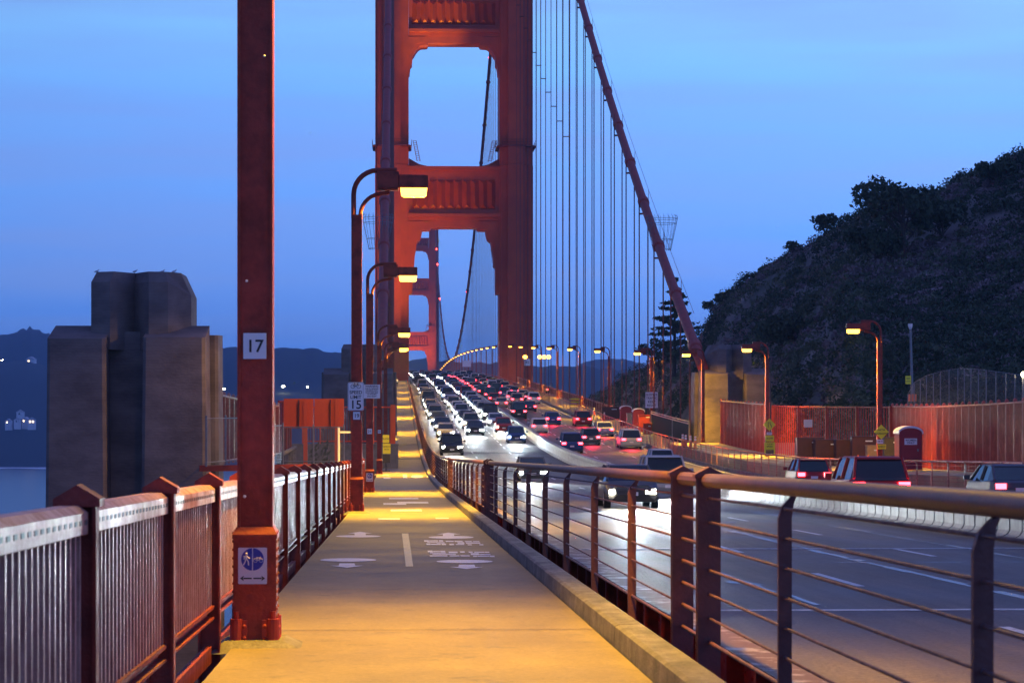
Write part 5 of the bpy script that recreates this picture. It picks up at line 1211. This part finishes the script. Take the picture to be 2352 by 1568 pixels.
def put_car(kind, colr, x, s, label, group, north, beam, far, warm=False, dx=0):
    key = (kind, colr, warm)
    if key in PROTO: o = copy_tree(PROTO[key], None, ('wheel', 'rim', 'mirror', 'front_plate', 'rear_plate', 'grille', 'sodium_lamp', 'headlight_beam', 'tail_glow') if far else ('headlight_beam', 'tail_glow'))
    else: o = make_car(kind, colr, warm); PROTO[key] = o; 
    g = math.atan((rz(s + 2) - rz(s - 2)) / 4)
    o.location = (x + dx, s, rz(s)); o.rotation_euler = (g, 0, 0) if north else (-g, 0, math.pi); o['label'] = label; o['category'] = 'van' if kind == 'van' else 'car'; o['group'] = group
    return o
def beams(o, energy_data):
    l = bpy.data.objects.new('headlight_beam', energy_data); C.objects.link(l); l.parent = o; l.location = (0, -2.6, .75); l.rotation_euler = (math.radians(90 - 3), 0, math.pi)
import itertools
KC = list(itertools.product(('sedan', 'suv', 'sedan', 'hatchback', 'van'), ('silver', 'black', 'white', 'dark grey', 'blue', 'beige', 'red')))
rk = random.Random(11)
NBL = {(-7.75, 'nearest the path'): [204, 243, 262, 281, 300, 318, 337], (-4.55, 'in the middle'): [84, 143, 250, 268, 287, 306, 326, 345], (-1.35, 'beside the barrier'): [101, 231, 258, 277, 295, 315, 334]}
NREAL = [(k, v) for k, v in NBL.items()]
for (x, ln), ss in NREAL:
    s = ss[-1]
    while s < 1220:
        s += rk.uniform(10, 17) if s < 560 else rk.uniform(15, 30); ss.append(s)
    for i, s in enumerate(ss):
        kind, colr = rk.choice(KC); warm = rk.random() < .4
        if i == 0: kind, colr, warm = {-7.75: ('suv', 'black', True), -4.55: ('sedan', 'dark grey', True), -1.35: ('suv', 'silver', False)}[x]
        o = put_car(kind, colr, x, s, '%s %s with headlights on, %s oncoming car, lane %s' % (colr, kind, ordn(i + 1), ln), 'oncoming cars with headlights', True, False, s > 420, warm, rk.uniform(-.15, .15))
        if s < 345: beams(o, HN if s < 150 else HW if warm else HS)
TS = bpy.data.lights.new('tail_glow', 'SPOT'); TS.energy = 420; TS.color = (1, .03, .06); TS.shadow_soft_size = .3; TS.spot_size = math.radians(120)
def tails(o):
    l = bpy.data.objects.new('tail_glow', TS); C.objects.link(l); l.parent = o; l.location = (0, 2.75, .8); l.rotation_euler = (math.radians(70), 0, 0)
SBL = {(2.15, 'beside the barrier'): [208, 256, 302, 350], (5.15, 'in the middle'): [165, 226, 281, 331, 366], (8.0, 'at the west kerb'): [122, 218, 247, 276, 372]}
for (x, ln), ss in SBL.items():
    s = ss[-1]
    while s < 1200: s += rk.uniform(14, 34); ss.append(s)
    for i, s in enumerate(ss):
        kind, colr = rk.choice(KC)
        if s == 366: kind, colr = 'suv', 'beige'
        if s == 122: kind, colr = 'hatchback', 'red'
        if s == 165: kind, colr = 'hatchback', 'silver'
        o = put_car(kind, colr, x, s, '%s %s with red tail lights, %s leaving car, lane %s' % (colr, kind, ordn(i + 1), ln), 'leaving cars with tail lights', False, False, s > 420, False, rk.uniform(-.15, .15))
        if s < 300: tails(o)
tails(put_car('sedan', 'dark grey', 8.0, 82.5, 'dark grey sedan with red tail lights at the right edge, nearest leaving car', 'leaving cars with tail lights', False, False, False))
tails(put_car('suv', 'red', 2.15, 76, 'red suv with red tail lights just behind the barrier near the right edge', 'leaving cars with tail lights', False, False, False))

# ------------------------------------------------------------------ floodlights on the tower
def flood(loc, target, en, label, size=50, col=None):
    d = (Vector(target) - Vector(loc)); r = empty('tower_floodlight', loc, label, 'floodlight', 'floodlights aimed at the tower')
    MB().box(-.3, .3, -.2, .2, 0, .1).build('base', M['dark'], r, True); q = MB().obox((0, 0, .4), .6, .4, .45, math.atan2(d.x, -d.y) ).build('housing', M['dark'], r, True)
    l = bpy.data.lights.new('tower_light', 'SPOT'); l.energy = en; l.color = (1.0, .60, .04); l.color = col or l.color; l.spot_size = math.radians(size); l.spot_blend = 1; l.shadow_soft_size = .3
    o = bpy.data.objects.new('tower_light', l); C.objects.link(o); o.parent = r; o.location = (0, 0, .9); o.rotation_euler = d.to_track_quat('-Z', 'Y').to_euler()
flood((-9.9, 524, wz(524) + .2), (-14.5, 546, 45), 52000, 'floodlight on the deck below the left tower leg', 70)
flood((-9.9, 500, wz(500) + .2), (-14, 548, 62), 40000, 'farther floodlight aimed up the left tower leg', 45)
flood((-9, 534, wz(534) + .2), (-6, 549, 44), 5000, 'floodlight aimed at the lower portal strut', 60)
flood((-8.6, 515, wz(515) + .2), (-4.5, 549, 88), 420000, 'floodlight on the deck aimed at the upper portal strut', 13, (1, .95, .04))
flood((-5, 1800, 8), (0, 1826, 60), 150000, 'floodlight at the foot of the distant tower', 90)

# ------------------------------------------------------------------ haze: one closed box of even pale air round everything
hz = MB().box(-4700, 4700, -700, 7500, -76.5, 200).build('haze', [])
hm = bpy.data.materials.new('haze_air'); hm.use_nodes = True; t = hm.node_tree; t.nodes.remove(t.nodes['Principled BSDF'])
v = t.nodes.new('ShaderNodeVolumePrincipled'); v.inputs['Density'].default_value = 1.15e-4; v.inputs['Color'].default_value = (.42, .68, 1, 1); v.inputs['Anisotropy'].default_value = .1
t.links.new(v.outputs[0], t.nodes['Material Output'].inputs['Volume']); hz.data.materials.append(hm)
tag(hz, 'thin blue evening haze over the bay', 'haze', kind='stuff')
